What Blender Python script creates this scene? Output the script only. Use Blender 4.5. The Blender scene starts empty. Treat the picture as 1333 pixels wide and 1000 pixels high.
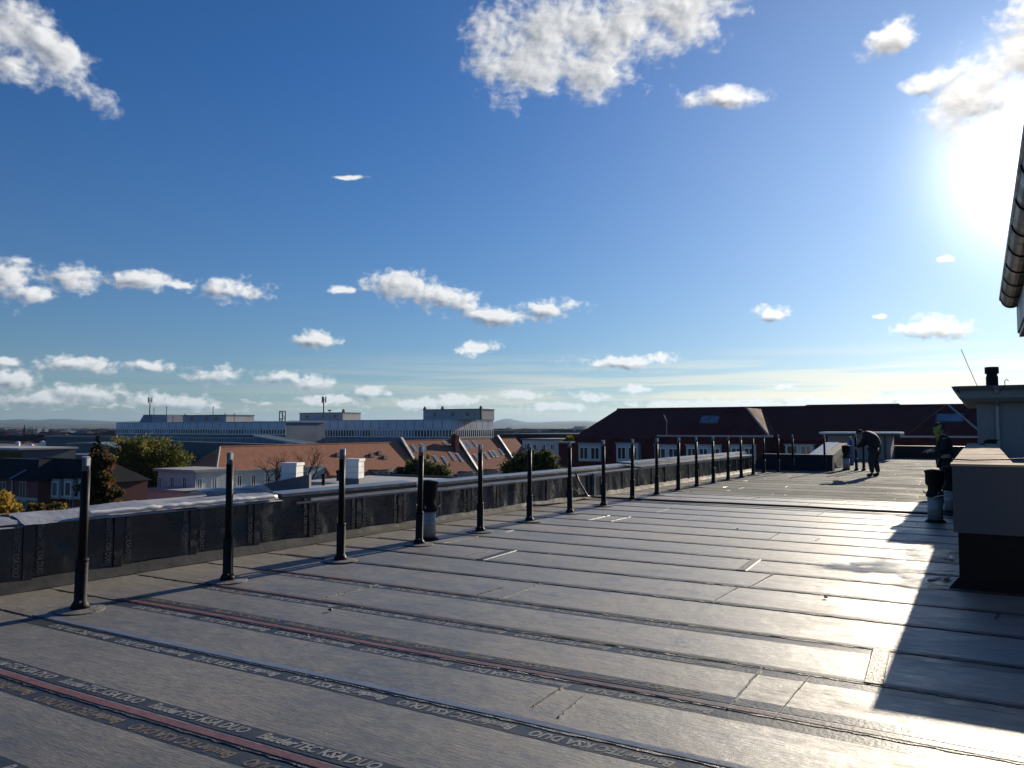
import bpy, math, random
from mathutils import Vector, Matrix, noise as mnoise
R = math.radians
random.seed(7)
sc = bpy.context.scene
col = sc.collection

# ------------------------------------------------------------------ camera
F_PX, HCAM = 1030.0, 1.6
YAW, PITCH = R(30.6), math.atan(57 / 1030.0)
Fv = Vector((-math.sin(YAW) * math.cos(PITCH), math.cos(YAW) * math.cos(PITCH), math.sin(PITCH)))
Rv = Vector((math.cos(YAW), math.sin(YAW), 0))
Uv = Rv.cross(Fv)
cam = bpy.data.cameras.new('camera')
cam.sensor_width = 36; cam.lens = 36 * F_PX / 1333; cam.clip_start = .05; cam.clip_end = 60000
cob = bpy.data.objects.new('camera', cam); col.objects.link(cob)
cob.matrix_world = Matrix(((Rv.x, Uv.x, -Fv.x, 0), (Rv.y, Uv.y, -Fv.y, 0), (Rv.z, Uv.z, -Fv.z, HCAM), (0, 0, 0, 1)))
sc.camera = cob
CAM = Vector((0, 0, HCAM))
def ray(x, y): return Fv + Rv * ((x - 666.5) / F_PX) - Uv * ((y - 500) / F_PX)
def pz(x, y, z=0.0):                      # measured point on the level z
    d = ray(x, y); return CAM + d * ((z - HCAM) / d.z)
def pY(x, y, Y):                          # measured point on the plane at distance Y along the roof
    d = ray(x, y); return CAM + d * (Y / d.y)
def pd(x, y, dist):                       # measured point at a ground distance
    d = ray(x, y); return CAM + d * (dist / math.hypot(d.x, d.y))
def azel(x, y):
    d = ray(x, y).normalized(); return math.atan2(d.x, d.y), math.asin(d.z)

# ------------------------------------------------------------------ light and sky
SUN_AZ, SUN_EL = R(4.2), R(16.3)
SUND = Vector((math.sin(SUN_AZ) * math.cos(SUN_EL), math.cos(SUN_AZ) * math.cos(SUN_EL), math.sin(SUN_EL)))
sun = bpy.data.lights.new('sun', 'SUN'); sun.energy = 4.8; sun.angle = R(.55); sun.color = (1, .87, .68)
so = bpy.data.objects.new('sun', sun); col.objects.link(so)
so.rotation_euler = (-SUND).to_track_quat('-Z', 'Y').to_euler()
sc.view_settings.view_transform = 'Standard'; sc.view_settings.look = 'None'
sc.view_settings.exposure = .35; sc.view_settings.gamma = 1
sc.cycles.use_denoising = True
sc.cycles.max_bounces = 6; sc.cycles.diffuse_bounces = 3; sc.cycles.glossy_bounces = 3
sc.cycles.volume_bounces = 0; sc.cycles.sample_clamp_indirect = 4

class NT:
    """small helper round a node tree"""
    def __init__(s, tree): s.t = tree; s.n = tree.nodes; s.l = tree.links
    def node(s, kind, **kw):
        n = s.n.new(kind)
        for k, v in kw.items(): setattr(n, k, v)
        return n
    def put(s, sock, v):
        if v is None: return
        if isinstance(v, bpy.types.NodeSocket): s.l.new(v, sock)
        else: sock.default_value = v
    def math(s, op, a, b=None, c=None, clamp=False):
        n = s.node('ShaderNodeMath', operation=op, use_clamp=clamp)
        for i, v in enumerate((a, b, c)): s.put(n.inputs[i], v)
        return n.outputs[0]
    def vmath(s, op, a, b=None):
        n = s.node('ShaderNodeVectorMath', operation=op)
        s.put(n.inputs[0], a); s.put(n.inputs[1], b)
        return n.outputs['Value'] if op in ('LENGTH', 'DOT_PRODUCT', 'DISTANCE') else n.outputs[0]
    def mix(s, f, a, b, blend='MIX'):
        n = s.node('ShaderNodeMix', data_type='RGBA', blend_type=blend)
        s.put(n.inputs[0], f); s.put(n.inputs[6], c4(a)); s.put(n.inputs[7], c4(b))
        return n.outputs[2]
    def mapr(s, v, a, b, c=0.0, d=1.0, smooth=False):
        n = s.node('ShaderNodeMapRange', clamp=True)
        if smooth: n.interpolation_type = 'SMOOTHSTEP'
        for i, q in enumerate((v, a, b, c, d)): s.put(n.inputs[i], q)
        return n.outputs[0]
    def noise(s, vec, scale, detail=4, rough=.55, dim='3D', dist=0.0):
        n = s.node('ShaderNodeTexNoise', noise_dimensions=dim)
        s.put(n.inputs['Vector'], vec)
        n.inputs['Scale'].default_value = scale; n.inputs['Detail'].default_value = detail
        n.inputs['Roughness'].default_value = rough; n.inputs['Distortion'].default_value = dist
        return n.outputs[0]
    def mapping(s, vec, loc=(0, 0, 0), rot=(0, 0, 0), scale=(1, 1, 1), kind='POINT'):
        n = s.node('ShaderNodeMapping', vector_type=kind)
        s.put(n.inputs[0], vec); n.inputs[1].default_value = loc; n.inputs[2].default_value = rot; n.inputs[3].default_value = scale
        return n.outputs[0]
def c4(c):
    return c if isinstance(c, bpy.types.NodeSocket) or len(c) == 4 else (*c, 1)

# clouds, each given by its direction in the sky: x, y, half width, half height, tilt
CLOUDS = [(700, 45, 95, 62, 0), (790, 40, 120, 62, 0), (885, 12, 85, 40, 8), (770, 92, 50, 34, 0), (680, 88, 62, 36, 0),
  (1345, 60, 80, 52, 25), (1275, 122, 75, 46, 20), (1205, 112, 34, 14, 10), (1160, 52, 36, 20, 25), (948, 128, 50, 14, -8),
  (8, 40, 60, 44, -20), (72, 68, 78, 24, -35), (15, 84, 50, 18, -10),
  (8, 360, 38, 26, -20), (38, 382, 36, 11, -10), (87, 362, 32, 17, -10), (180, 365, 32, 13, 0), (300, 378, 56, 14, -3), (236, 371, 30, 5, -5),
  (520, 369, 46, 20, 5), (575, 388, 55, 18, -18), (650, 412, 70, 10, -8), (448, 378, 16, 5, 0), (708, 402, 42, 11, -3), 
  (408, 442, 32, 10, -5), (627, 452, 30, 8, 0), (100, 475, 52, 12, -5), (195, 478, 32, 9, -5), (15, 497, 36, 13, 0), (5, 470, 22, 9, 0), (275, 490, 42, 12, -5),
  (365, 492, 45, 9, -5), (405, 498, 32, 12, -5), (110, 512, 60, 13, 0), (45, 522, 75, 13, 0), (225, 524, 60, 11, 0), (480, 512, 26, 9, -10), 
  (680, 515, 28, 6, -5), (605, 520, 36, 7, 0), (545, 525, 36, 7, 0), (430, 520, 40, 8, 0),
  (800, 473, 50, 9, 3), (864, 466, 27, 8, 0), (1005, 407, 30, 9, -5), (1208, 428, 56, 14, 2), (1230, 338, 11, 3.5, 0), (1145, 411, 10, 3, 0), 
  (456, 231, 22, 2.5, -8), (772, 517, 24, 7, 0), (830, 507, 17, 5, 0), (1016, 503, 20, 5, 0),  
  (1110, 523, 170, 6, 0), (905, 527, 130, 6, 0), (735, 530, 70, 6, 0), ]
w = bpy.data.worlds.new('World'); sc.world = w; w.use_nodes = True
nt = NT(w.node_tree); nt.n.clear()
sky = nt.node('ShaderNodeTexSky', sky_type='NISHITA', sun_disc=False)
sky.sun_elevation = SUN_EL; sky.sun_rotation = SUN_AZ; sky.altitude = 100; sky.air_density = 1.0; sky.dust_density = .25; sky.ozone_density = 3.5
SKY_STR = .060
tc = nt.node('ShaderNodeTexCoord'); dirv = nt.vmath('NORMALIZE', tc.outputs['Generated'])
sep = nt.node('ShaderNodeSeparateXYZ'); nt.l.new(dirv, sep.inputs[0])
az = nt.math('ARCTAN2', sep.outputs[0], sep.outputs[1]); el = nt.math('ARCSINE', sep.outputs[2])
cmb = nt.node('ShaderNodeCombineXYZ'); nt.l.new(az, cmb.inputs[0]); nt.l.new(el, cmb.inputs[1])
ae = cmb.outputs[0]
warp = nt.node('ShaderNodeTexNoise'); warp.inputs['Scale'].default_value = 26; warp.inputs['Detail'].default_value = 3
nt.l.new(ae, warp.inputs['Vector'])
wv = nt.vmath('SUBTRACT', warp.outputs[1], (.5, .5, .5))
wv = nt.vmath('MULTIPLY', wv, (.02, .012, 0))
aew = nt.vmath('ADD', ae, wv)
sv = nt.vmath('NORMALIZE', nt.vmath('SUBTRACT', (SUN_AZ, SUN_EL + .35, 0), ae))
sv = nt.vmath('MULTIPLY', sv, (.008, .010, 0))
aew2 = nt.vmath('ADD', aew, sv)
def cloud_distance(vec, least=0):
    dmin = None; cur = vec
    for q, (cx, cy, rx, ry, tilt) in enumerate([c for c in CLOUDS if c[3] >= least]):
        a, e = azel(cx, cy)
        k = math.cos(math.atan(math.hypot((cx - 666) / F_PX, (cy - 500) / F_PX)))
        sx = rx / F_PX * k * k / math.cos(e); sy = ry / F_PX * k
        if q % 12 == 11: cur = nt.vmath('ADD', vec, nt.math('MULTIPLY', dmin, 1e-8))   # keeps the node order sequential
        if abs(tilt) > 14: m = nt.mapping(cur, (a, e, 0), (0, 0, R(tilt)), (sx, sy, 1), 'TEXTURE')
        else:
            n = nt.node('ShaderNodeVectorMath', operation='MULTIPLY_ADD')
            nt.put(n.inputs[0], cur); n.inputs[1].default_value = (1 / sx, 1 / sy, 0); n.inputs[2].default_value = (-a / sx, -e / sy, 0); m = n.outputs[0]
        d = nt.vmath('LENGTH', m)
        dmin = d if dmin is None else nt.math('SMOOTH_MIN', dmin, d, .35)
    return dmin
dmin = cloud_distance(aew)
dmin2 = cloud_distance(nt.vmath('ADD', aew2, nt.math('MULTIPLY', dmin, 1e-8)), 9)
field = nt.math('SUBTRACT', 1.0, dmin)
lowband = nt.math('MULTIPLY', nt.mapr(el, .005, .02), nt.mapr(el, .075, .03))
lown = nt.noise(nt.vmath('MULTIPLY', ae, (11, 40, 1)), 4.6, 4, .55, '2D')
lowf = nt.math('SUBTRACT', nt.math('MULTIPLY', nt.mapr(lown, .43, .73), 1.12), nt.math('ADD', .62, nt.math('MULTIPLY', nt.math('SUBTRACT', 1.0, lowband), 2.0)))
field = nt.math('MAXIMUM', nt.math('MAXIMUM', field, -1.8), lowf)
def cnoise(vec, fine):
    vec = nt.vmath('MULTIPLY', vec, (1, 1.35, 1))
    a_ = nt.noise(vec, 20, 4, .52, '2D')
    b_ = nt.noise(vec, 88, 4, .5, '2D')
    fb = nt.math('MULTIPLY', nt.math('SUBTRACT', b_, .5), fine)
    return nt.math('ADD', nt.math('MULTIPLY', nt.math('SUBTRACT', a_, .5), 1.9), fb), fb
famp = nt.mapr(el, .33, .12, .85, 1.55)
(n1, f1), (n2, f2) = cnoise(aew, famp), cnoise(aew2, famp)
thick = nt.math('ADD', nt.math('ADD', field, n1), .14)
thick2 = nt.math('ADD', nt.math('ADD', nt.math('MAXIMUM', nt.math('SUBTRACT', 1.0, dmin2), lowf), n2), .14)
dens = nt.mapr(thick, -.15, .85, 0, 1, True)
core = nt.mapr(thick, .3, 1.2, 0, 1, True)
lit = nt.math('ADD', .60, nt.math('MULTIPLY', nt.math('SUBTRACT', nt.math('SUBTRACT', thick, thick2), nt.math('MULTIPLY', nt.math('SUBTRACT', f1, f2), .72)), .95), clamp=True)
lit = nt.math('SUBTRACT', lit, nt.math('MULTIPLY', core, .16), clamp=True)
cosg = nt.vmath('DOT_PRODUCT', dirv, tuple(SUND))
cosg = nt.math('MAXIMUM', cosg, 0.0)
fwd = nt.math('POWER', cosg, 14)
ccol = nt.mix(lit, (.15, .18, .235), (.78, .78, .77))
ccol = nt.mix(nt.math('MULTIPLY', fwd, .9), ccol, nt.mix(lit, (.36, .35, .34), (1.15, 1.10, 1.02)))
tint = nt.mix(nt.mapr(el, .0, .42), (SKY_STR * .70, SKY_STR * .84, SKY_STR * 1.02), (SKY_STR * .36, SKY_STR * .78, SKY_STR * 1.24))
skyc = nt.vmath('MULTIPLY', sky.outputs[0], tint)
hz = nt.mapr(el, .10, -.01, 0, 1, True)
ccol = nt.mix(nt.math('MULTIPLY', hz, .35), ccol, nt.vmath('MULTIPLY', skyc, (1.2, 1.2, 1.2)))
# thin streaks of high cloud low over the sunward horizon
cir = nt.noise(nt.vmath('MULTIPLY', ae, (4, 90, 1)), 1.0, 4, .5, '2D')
cirm = nt.math('MULTIPLY', nt.mapr(cir, .36, .62, 0, 1, True), nt.math('MULTIPLY', nt.mapr(el, .005, .03), nt.mapr(el, .10, .045)))
cirm = nt.math('MULTIPLY', cirm, nt.math('POWER', cosg, 4.5))
skyc2 = nt.mix(nt.math('MULTIPLY', cirm, .9), skyc, (.86, .75, .54))
aur = nt.math('ADD', nt.math('MULTIPLY', nt.math('POWER', cosg, 300), 1.5), nt.math('MULTIPLY', nt.math('POWER', cosg, 12), .17))
aurc = nt.vmath('SCALE', (1, .95, .86)); nt.put(nt.n[-1].inputs['Scale'], aur)
skyc2 = nt.vmath('ADD', skyc2, aurc)
final = nt.mix(nt.math('MULTIPLY', dens, .97), skyc2, ccol)
bg = nt.node('ShaderNodeBackground'); nt.l.new(final, bg.inputs[0]); bg.inputs[1].default_value = 1
out = nt.node('ShaderNodeOutputWorld'); nt.l.new(bg.outputs[0], out.inputs[0])
w.cycles.sampling_method = 'MANUAL'; w.cycles.sample_map_resolution = 512

# ------------------------------------------------------------------ materials
MATS = {}
def mat(name, c, rough=.7, var=.25, nscale=3.0, bump=.0, bscale=30, metal=0.0, spec=.5, stretch=(1, 1, 1), c2=None, rvar=.1, obj=False, coat=0.0, fade=None, bdist=.02):
    m = bpy.data.materials.new(name); m.use_nodes = True
    t = NT(m.node_tree); t.n.clear()
    b = t.node('ShaderNodeBsdfPrincipled'); o = t.node('ShaderNodeOutputMaterial'); t.l.new(b.outputs[0], o.inputs[0])
    if obj: v = t.node('ShaderNodeTexCoord').outputs['Object']
    else: v = t.node('ShaderNodeNewGeometry').outputs['Position']
    if stretch != (1, 1, 1): v = t.mapping(v, scale=stretch)
    n = t.noise(v, nscale, 5, .6)
    dark = tuple(x * (1 - var) for x in c); light = tuple(min(1, x * (1 + var)) for x in (c2 or c))
    f = t.mapr(n, .3, .7)
    bc = t.mix(f, dark, light)
    if fade:                                        # worn away by traffic towards the middle of the roof
        sx_ = t.node('ShaderNodeSeparateXYZ'); t.l.new(v, sx_.inputs[0])
        ff = t.math('ADD', t.mapr(sx_.outputs[0], fade[0], fade[1]), t.math('MULTIPLY', t.math('SUBTRACT', t.noise(v, 5, 4, .7), .5), .9), clamp=True)
        bc = t.mix(t.math('MULTIPLY', ff, .85), bc, (.062, .068, .066))
    t.put(b.inputs['Base Color'], bc)
    t.put(b.inputs['Roughness'], t.mapr(n, .3, .7, max(.03, rough - rvar), min(1, rough + rvar)))
    b.inputs['Metallic'].default_value = metal; b.inputs['Specular IOR Level'].default_value = spec
    b.inputs['Coat Weight'].default_value = coat
    if bump:
        bn = t.noise(v, bscale, 4, .6)
        bp = t.node('ShaderNodeBump'); bp.inputs['Strength'].default_value = bump; bp.inputs['Distance'].default_value = bdist
        t.l.new(bn, bp.inputs['Height']); t.l.new(bp.outputs[0], b.inputs['Normal'])
    MATS[name] = m; return m
def M(n): return MATS[n]

def membrane_material(name, base, dust, dustamt, rough0, rough1, bumpS, spec, sheen):
    m = bpy.data.materials.new(name); m.use_nodes = True
    t = NT(m.node_tree); t.n.clear()
    b = t.node('ShaderNodeBsdfPrincipled'); o = t.node('ShaderNodeOutputMaterial'); t.l.new(b.outputs[0], o.inputs[0])
    v = t.node('ShaderNodeNewGeometry').outputs['Position']
    info = t.node('ShaderNodeObjectInfo').outputs['Random']
    streak = t.noise(t.mapping(v, scale=(1.1, 9, 1)), 2.2, 6, .65)
    scuff = t.noise(t.mapping(v, rot=(0, 0, .25), scale=(3, 22, 1)), 3.0, 5, .7)
    cloud = t.noise(v, .55, 5, .6)
    grainy = t.noise(t.mapping(v, rot=(0, 0, .04), scale=(2.2, 26, 1)), 3.0, 5, .68)
    fine = t.noise(t.mapping(v, scale=(.35, 1.2, 1)), 60, 4, .7)
    grain = t.noise(v, 240, 2, .6)
    dark = tuple(x * .72 for x in base)
    cbase = t.mix(t.mapr(streak, .36, .64), dark, tuple(x * 1.2 for x in base))
    blot = t.noise(t.mapping(v, scale=(1, 1.8, 1)), 3.4, 5, .65)
    cbase = t.mix(t.mapr(blot, .50, .70, 0, .6), cbase, tuple(min(1, x * 2.1) for x in base))
    cbase = t.mix(t.mapr(blot, .44, .28, 0, .6), cbase, tuple(x * .5 for x in base))
    mott = t.noise(v, 11, 5, .7)
    cbase = t.mix(t.mapr(mott, .50, .64, 0, .6), cbase, tuple(min(1, x * 2.5) for x in base))
    cbase = t.mix(t.mapr(mott, .46, .34, 0, .5), cbase, tuple(x * .5 for x in base))
    cbase = t.mix(t.mapr(info, 0, 1, 0, .6), cbase, tuple(x * .7 for x in base))
    dm = t.math('MULTIPLY', t.mapr(cloud, .36, .62), t.mapr(scuff, .38, .62))
    dm = t.math('MULTIPLY', dm, dustamt)
    cbase = t.mix(dm, cbase, dust)
    cbase = t.mix(t.mapr(fine, .60, .78, 0, .2), cbase, tuple(min(1, x * 2.1) for x in base))
    sx_ = t.node('ShaderNodeSeparateXYZ'); t.l.new(v, sx_.inputs[0])
    gut = t.math('MULTIPLY', t.mapr(sx_.outputs[0], -6.2, -7.3), t.mapr(t.noise(v, 1.3, 5, .65), .36, .60))
    cbase = t.mix(t.math('MULTIPLY', gut, .8), cbase, (.15, .115, .075))          # dirt washed towards the parapet
    mark = t.noise(t.mapping(v, rot=(0, 0, 1.2), scale=(1.2, 9, 1)), 4.5, 4, .7)
    cbase = t.mix(t.mapr(mark, .64, .74, 0, .5), cbase, (.26, .25, .23))           # pale scuffs
    cbase = t.mix(t.mapr(grainy, .47, .30, 0, .14), cbase, tuple(x * .55 for x in base))
    cbase = t.mix(t.mapr(grainy, .54, .70, 0, .08), cbase, dust)
    t.put(b.inputs['Base Color'], cbase); b.inputs['Specular IOR Level'].default_value = spec
    b.inputs['Coat Weight'].default_value = .48 if spec > .5 else 0.0; b.inputs['Coat Roughness'].default_value = .60; b.inputs['Coat IOR'].default_value = 1.6; b.inputs['Sheen Weight'].default_value = sheen; b.inputs['Sheen Roughness'].default_value = .45; b.inputs['Sheen Tint'].default_value = (.85, .86, .88, 1)
    rr = t.math('ADD', t.mapr(streak, .3, .7, rough0, rough1), t.math('ADD', t.math('ADD', t.mapr(cloud, .35, .68, -.10, .10), t.mapr(info, 0, 1, -.06, .06)), t.math('ADD', t.math('ADD', t.mapr(blot, .35, .65, -.09, .09), t.mapr(mott, .35, .65, -.07, .07)), t.mapr(grainy, .32, .68, .06, -.05))))
    t.put(b.inputs['Roughness'], rr)
    h = t.math('ADD', t.math('MULTIPLY', fine, .5), t.math('ADD', t.math('MULTIPLY', scuff, .6), t.math('MULTIPLY', grain, .22)))
    h = t.math('ADD', h, t.math('ADD', t.math('MULTIPLY', t.noise(v, 6, 3, .5), 1.3), t.math('MULTIPLY', grainy, .35)))
    bp = t.node('ShaderNodeBump'); bp.inputs['Strength'].default_value = bumpS; bp.inputs['Distance'].default_value = .012
    t.l.new(h, bp.inputs['Height']); t.l.new(bp.outputs[0], b.inputs['Normal'])
    MATS[name] = m; return m
membrane_material('membrane', (.056, .057, .051), (.23, .195, .145), .8, .40, .64, .65, 1.0, .07)
membrane_material('membrane_mineral', (.056, .072, .066), (.13, .125, .11), .4, .82, .97, .7, .25, .1)
mat('lap_foil', (.22, .215, .20), .35, .3, 20, .3, 60)
mat('lap_dark', (.03, .028, .026), .5, .4, 25, .5, 60)
mat('bead', (.040, .040, .039), .38, .4, 30, .9, 70)
mat('stripe_red', (.20, .075, .075), .5, .3, 5, .2, 40, c2=(.19, .09, .085), fade=(-4.0, .5))
mat('stripe_blue', (.16, .20, .28), .45, .25, 5, .2, 40, fade=(-3.0, 1.0))
mat('stripe_pink', (.16, .10, .095), .55, .35, 5, .2, 40, fade=(-6.5, -3.0))
mat('selvedge', (.085, .082, .078), .5, .35, 4, .2, 40, stretch=(.4, 2, 1))
mat('print_band', (.040, .043, .045), .45, .3, 5, .2, 40, fade=(-3.2, .8))
mat('print_ink', (.27, .27, .26), .6, .35, 12, .1, 60, fade=(-3.0, 1.0))
mat('print_ink_brown', (.17, .135, .105), .65, .4, 12, .1, 60, fade=(-4.0, -.4))
mat('print_ink_dark', (.10, .10, .10), .55, .3, 12)
mat('slab', (.09, .09, .09), .8)
mat('post_black', (.010, .010, .011), .55, .2, 8, .1, 50, spec=.18)
mat('post_grey', (.15, .165, .18), .6, .2, 12, spec=.3)
mat('clip_white', (.72, .72, .70), .4, .1)
mat('disc', (.21, .195, .17), .6, .45, 9, .4, 60)
mat('steel', (.48, .48, .47), .38, .15, 9, .05, 50, metal=.7)
mat('silver_pipe', (.36, .345, .32), .5, .2, 12, .05, 60, metal=.1)
mat('bitumen', (.008, .008, .009), .7, .3, 9, .3, 40, spec=.25)
mat('panel_foil', (.012, .016, .020), .25, .35, 1.4, .55, 1.7, rvar=.06, spec=.9, c2=(.018, .024, .029), bdist=.06)
mat('upstand', (.012, .015, .021), .6, .25, 3, .2, 9, spec=.2)
mat('panel_edge', (.045, .034, .034), .42, .35, 6, .4, 20)
mat('cant', (.060, .060, .058), .7, .35, 5, .2, 12, spec=.15)
mat('coping', (.24, .24, .24), .36, .35, 5, .25, 25, metal=.35)
mat('coping_dark', (.04, .04, .042), .45, .3, 6, .3, 25)
mat('white_foil', (.34, .35, .37), .5, .18, 3, .5, 9)
mat('white', (.74, .73, .70), .5, .08)
mat('grey_board', (.055, .070, .092), .55, .08, 2, .08, 60)
mat('timber', (.46, .35, .25), .92, .18, 3, .25, 30, stretch=(1, .2, 1), spec=.06)
mat('timber_edge', (.30, .22, .14), .7, .2, 5)
mat('plaster', (.27, .255, .235), .85, .07, 2, .25, 80)
mat('roof_metal', (.05, .052, .055), .45, .2, 3)
mat('gutter', (.035, .037, .040), .42, .25, 8, .05, 40, metal=.3)
mat('gutter_ring', (.03, .03, .032), .4, .2, 8, metal=.4)
mat('glass', (.02, .025, .03), .06, .1, spec=.8)
mat('glass_pale', (.16, .20, .25), .08, .2, .7, spec=.8)
mat('tile_red', (.33, .148, .092), .9, .22, .9, .3, 14, spec=.12)
mat('tile_brown', (.225, .10, .068), .9, .28, .9, .3, 14, spec=.12)
mat('tile_dark', (.100, .024, .024), .9, .25, .6, .3, 9, spec=.12)
mat('slate', (.013, .0135, .016), .85, .25, 1, .2, 9, spec=.12)
mat('brick', (.155, .050, .048), .85, .2, 2, .2, 15)
mat('stone_trim', (.38, .36, .33), .8, .15)
mat('render_white', (.50, .525, .50), .85, .08, .8)
mat('render_grey', (.34, .34, .34), .85, .1, .8)
mat('render_cream', (.62, .56, .46), .85, .08, .5)
mat('panel_blue', (.54, .57, .62), .5, .12, .3)
mat('panel_dark', (.13, .17, .23), .5, .15, .3)
mat('panel_frame', (.07, .08, .10), .5, .15, .3)
mat('hall_teal', (.055, .085, .095), .6, .15, .06)
mat('roof_grey', (.12, .125, .135), .75, .18, .15)
mat('roof_pale', (.40, .39, .37), .75, .14, .5, .2, 6)
mat('zinc', (.30, .31, .33), .4, .15, 1, metal=.4)
mat('asphalt', (.05, .05, .052), .9, .25, .2)
mat('land', (.055, .062, .040), .95, .5, .004)
mat('forest', (.035, .05, .030), .95, .5, .006)
mat('bark', (.055, .04, .03), .9, .3, 5)
for nm, c in (('leaf_green', (.075, .095, .022)), ('leaf_olive', (.13, .115, .022)), ('leaf_gold', (.30, .20, .035)), ('leaf_rust', (.085, .040, .020)),
              ('leaf_dark', (.026, .038, .018)), ('needle', (.018, .028, .016))):
    m = mat(nm, c, .7, .35, 1.5, spec=.15); t_ = NT(m.node_tree)
    bs = [n for n in t_.n if n.type == 'BSDF_PRINCIPLED'][0]; ou = [n for n in t_.n if n.type == 'OUTPUT_MATERIAL'][0]
    tr = t_.node('ShaderNodeBsdfTranslucent'); tr.inputs[0].default_value = (*[min(1, x * 1.5) for x in c], 1)
    mx = t_.node('ShaderNodeMixShader'); mx.inputs[0].default_value = .42
    t_.l.new(bs.outputs[0], mx.inputs[1]); t_.l.new(tr.outputs[0], mx.inputs[2]); t_.l.new(mx.outputs[0], ou.inputs[0])
mat('cloth_black', (.012, .012, .014), .8, .3, 12, .2, 40)
mat('cloth_navy', (.020, .022, .030), .8, .3, 12, .2, 40)
mat('hivis', (.34, .34, .03), .6, .1, 8)
mat('skin', (.42, .25, .18), .55, .08)
mat('hair', (.03, .022, .016), .6, .2)
mat('rubber', (.010, .010, .010), .45, .2, 9)
mat('cable_white', (.5, .5, .48), .5, .1)
mat('bottle_blue', (.03, .09, .24), .4, .15)
# water film left on the membrane
m = mat('water', (.040, .043, .050), .34, .3, 3, .12, 7, rvar=.08, spec=.45); t_ = NT(m.node_tree)
bs = [n for n in t_.n if n.type == 'BSDF_PRINCIPLED'][0]
vv = t_.node('ShaderNodeTexCoord').outputs['Object']
rad = t_.vmath('LENGTH', t_.vmath('MULTIPLY', vv, (1, 1, 0)))
wn = t_.noise(t_.node('ShaderNodeNewGeometry').outputs['Position'], 3.2, 6, .6)
t_.put(bs.inputs['Alpha'], t_.mapr(t_.math('ADD', t_.math('SUBTRACT', 1.0, rad), t_.math('MULTIPLY', t_.math('SUBTRACT', wn, .5), 2.2)), .10, .75))

# ------------------------------------------------------------------ mesh helpers
class MB:
    def __init__(s): s.v = []; s.f = []; s.mi = []; s.m = 0
    def quad(s, *p):
        i = len(s.v); s.v += [tuple(q) for q in p]; s.f.append(tuple(range(i, i + len(p)))); s.mi.append(s.m); return s
    def box(s, x0, x1, y0, y1, z0, z1):
        i = len(s.v)
        s.v += [(x0, y0, z0), (x1, y0, z0), (x1, y1, z0), (x0, y1, z0), (x0, y0, z1), (x1, y0, z1), (x1, y1, z1), (x0, y1, z1)]
        for f in ((3, 2, 1, 0), (4, 5, 6, 7), (0, 1, 5, 4), (1, 2, 6, 5), (2, 3, 7, 6), (3, 0, 4, 7)):
            s.f.append(tuple(i + k for k in f)); s.mi.append(s.m)
        return s
    def hexa(s, b, t):                                   # bottom and top loops
        n = len(b); i = len(s.v); s.v += [tuple(q) for q in b] + [tuple(q) for q in t]
        s.f.append(tuple(i + k for k in range(n))[::-1]); s.f.append(tuple(i + n + k for k in range(n)))
        for k in range(n): s.f.append((i + k, i + (k + 1) % n, i + n + (k + 1) % n, i + n + k))
        s.mi += [s.m] * (n + 2); return s
    def tube(s, pts, rad, n=8, cap=True):
        pts = [Vector(p) for p in pts]
        rads = rad if isinstance(rad, (list, tuple)) else [rad] * len(pts)
        rings = []
        for k, p in enumerate(pts):
            d = (pts[min(k + 1, len(pts) - 1)] - pts[max(k - 1, 0)]).normalized()
            a = d.cross(Vector((0, 0, 1)))
            if a.length < 1e-3: a = d.cross(Vector((0, 1, 0)))
            a.normalize(); b = d.cross(a).normalized()
            i = len(s.v); rings.append(i)
            for j in range(n):
                t = 2 * math.pi * j / n
                s.v.append(tuple(p + (a * math.cos(t) + b * math.sin(t)) * rads[k]))
        for k in range(len(rings) - 1):
            for j in range(n):
                s.f.append((rings[k] + j, rings[k] + (j + 1) % n, rings[k + 1] + (j + 1) % n, rings[k + 1] + j)); s.mi.append(s.m)
        if cap:
            s.f.append(tuple(rings[0] + j for j in range(n))[::-1]); s.f.append(tuple(rings[-1] + j for j in range(n))); s.mi += [s.m] * 2
        return s
    def lathe(s, prof, n=20, cx=0, cy=0):
        rings = []
        for r, z in prof:
            rings.append(len(s.v))
            for j in range(n):
                t = 2 * math.pi * j / n; s.v.append((cx + r * math.cos(t), cy + r * math.sin(t), z))
        for k in range(len(rings) - 1):
            for j in range(n):
                s.f.append((rings[k] + j, rings[k] + (j + 1) % n, rings[k + 1] + (j + 1) % n, rings[k + 1] + j)); s.mi.append(s.m)
        s.f.append(tuple(rings[0] + j for j in range(n))[::-1]); s.f.append(tuple(rings[-1] + j for j in range(n))); s.mi += [s.m] * 2
        return s
    def mesh(s, name, mats, smooth=False):
        me = bpy.data.meshes.new(name); me.from_pydata(s.v, [], s.f)
        for m in (mats if isinstance(mats, (list, tuple)) else [mats]): me.materials.append(M(m) if isinstance(m, str) else m)
        if any(s.mi): me.polygons.foreach_set('material_index', s.mi)
        if smooth: me.shade_smooth()
        return me
    def build(s, name, mats, parent=None, smooth=False, loc=None, rotz=0):
        return link(name, s.mesh(name, mats, smooth), parent, loc, rotz)
def link(name, me, parent=None, loc=None, rotz=0):
    o = bpy.data.objects.new(name, me); col.objects.link(o)
    if parent: o.parent = parent
    if loc is not None: o.location = loc
    if rotz: o.rotation_euler.z = rotz
    return o
def tag(o, label, cat, group=None):
    o['label'] = label; o['category'] = cat
    if group: o['group'] = group
    return o
def thing(name, label, cat, loc=(0, 0, 0), rotz=0, group=None):
    o = link(name, None, None, loc, rotz); o.empty_display_size = .3
    return tag(o, label, cat, group)
def struct(o): o['kind'] = 'structure'; return o
def copy_tree(o, parent=None):
    c = o.copy(); col.objects.link(c); c.parent = parent
    for ch in list(o.children): copy_tree(ch, c)
    return c
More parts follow.
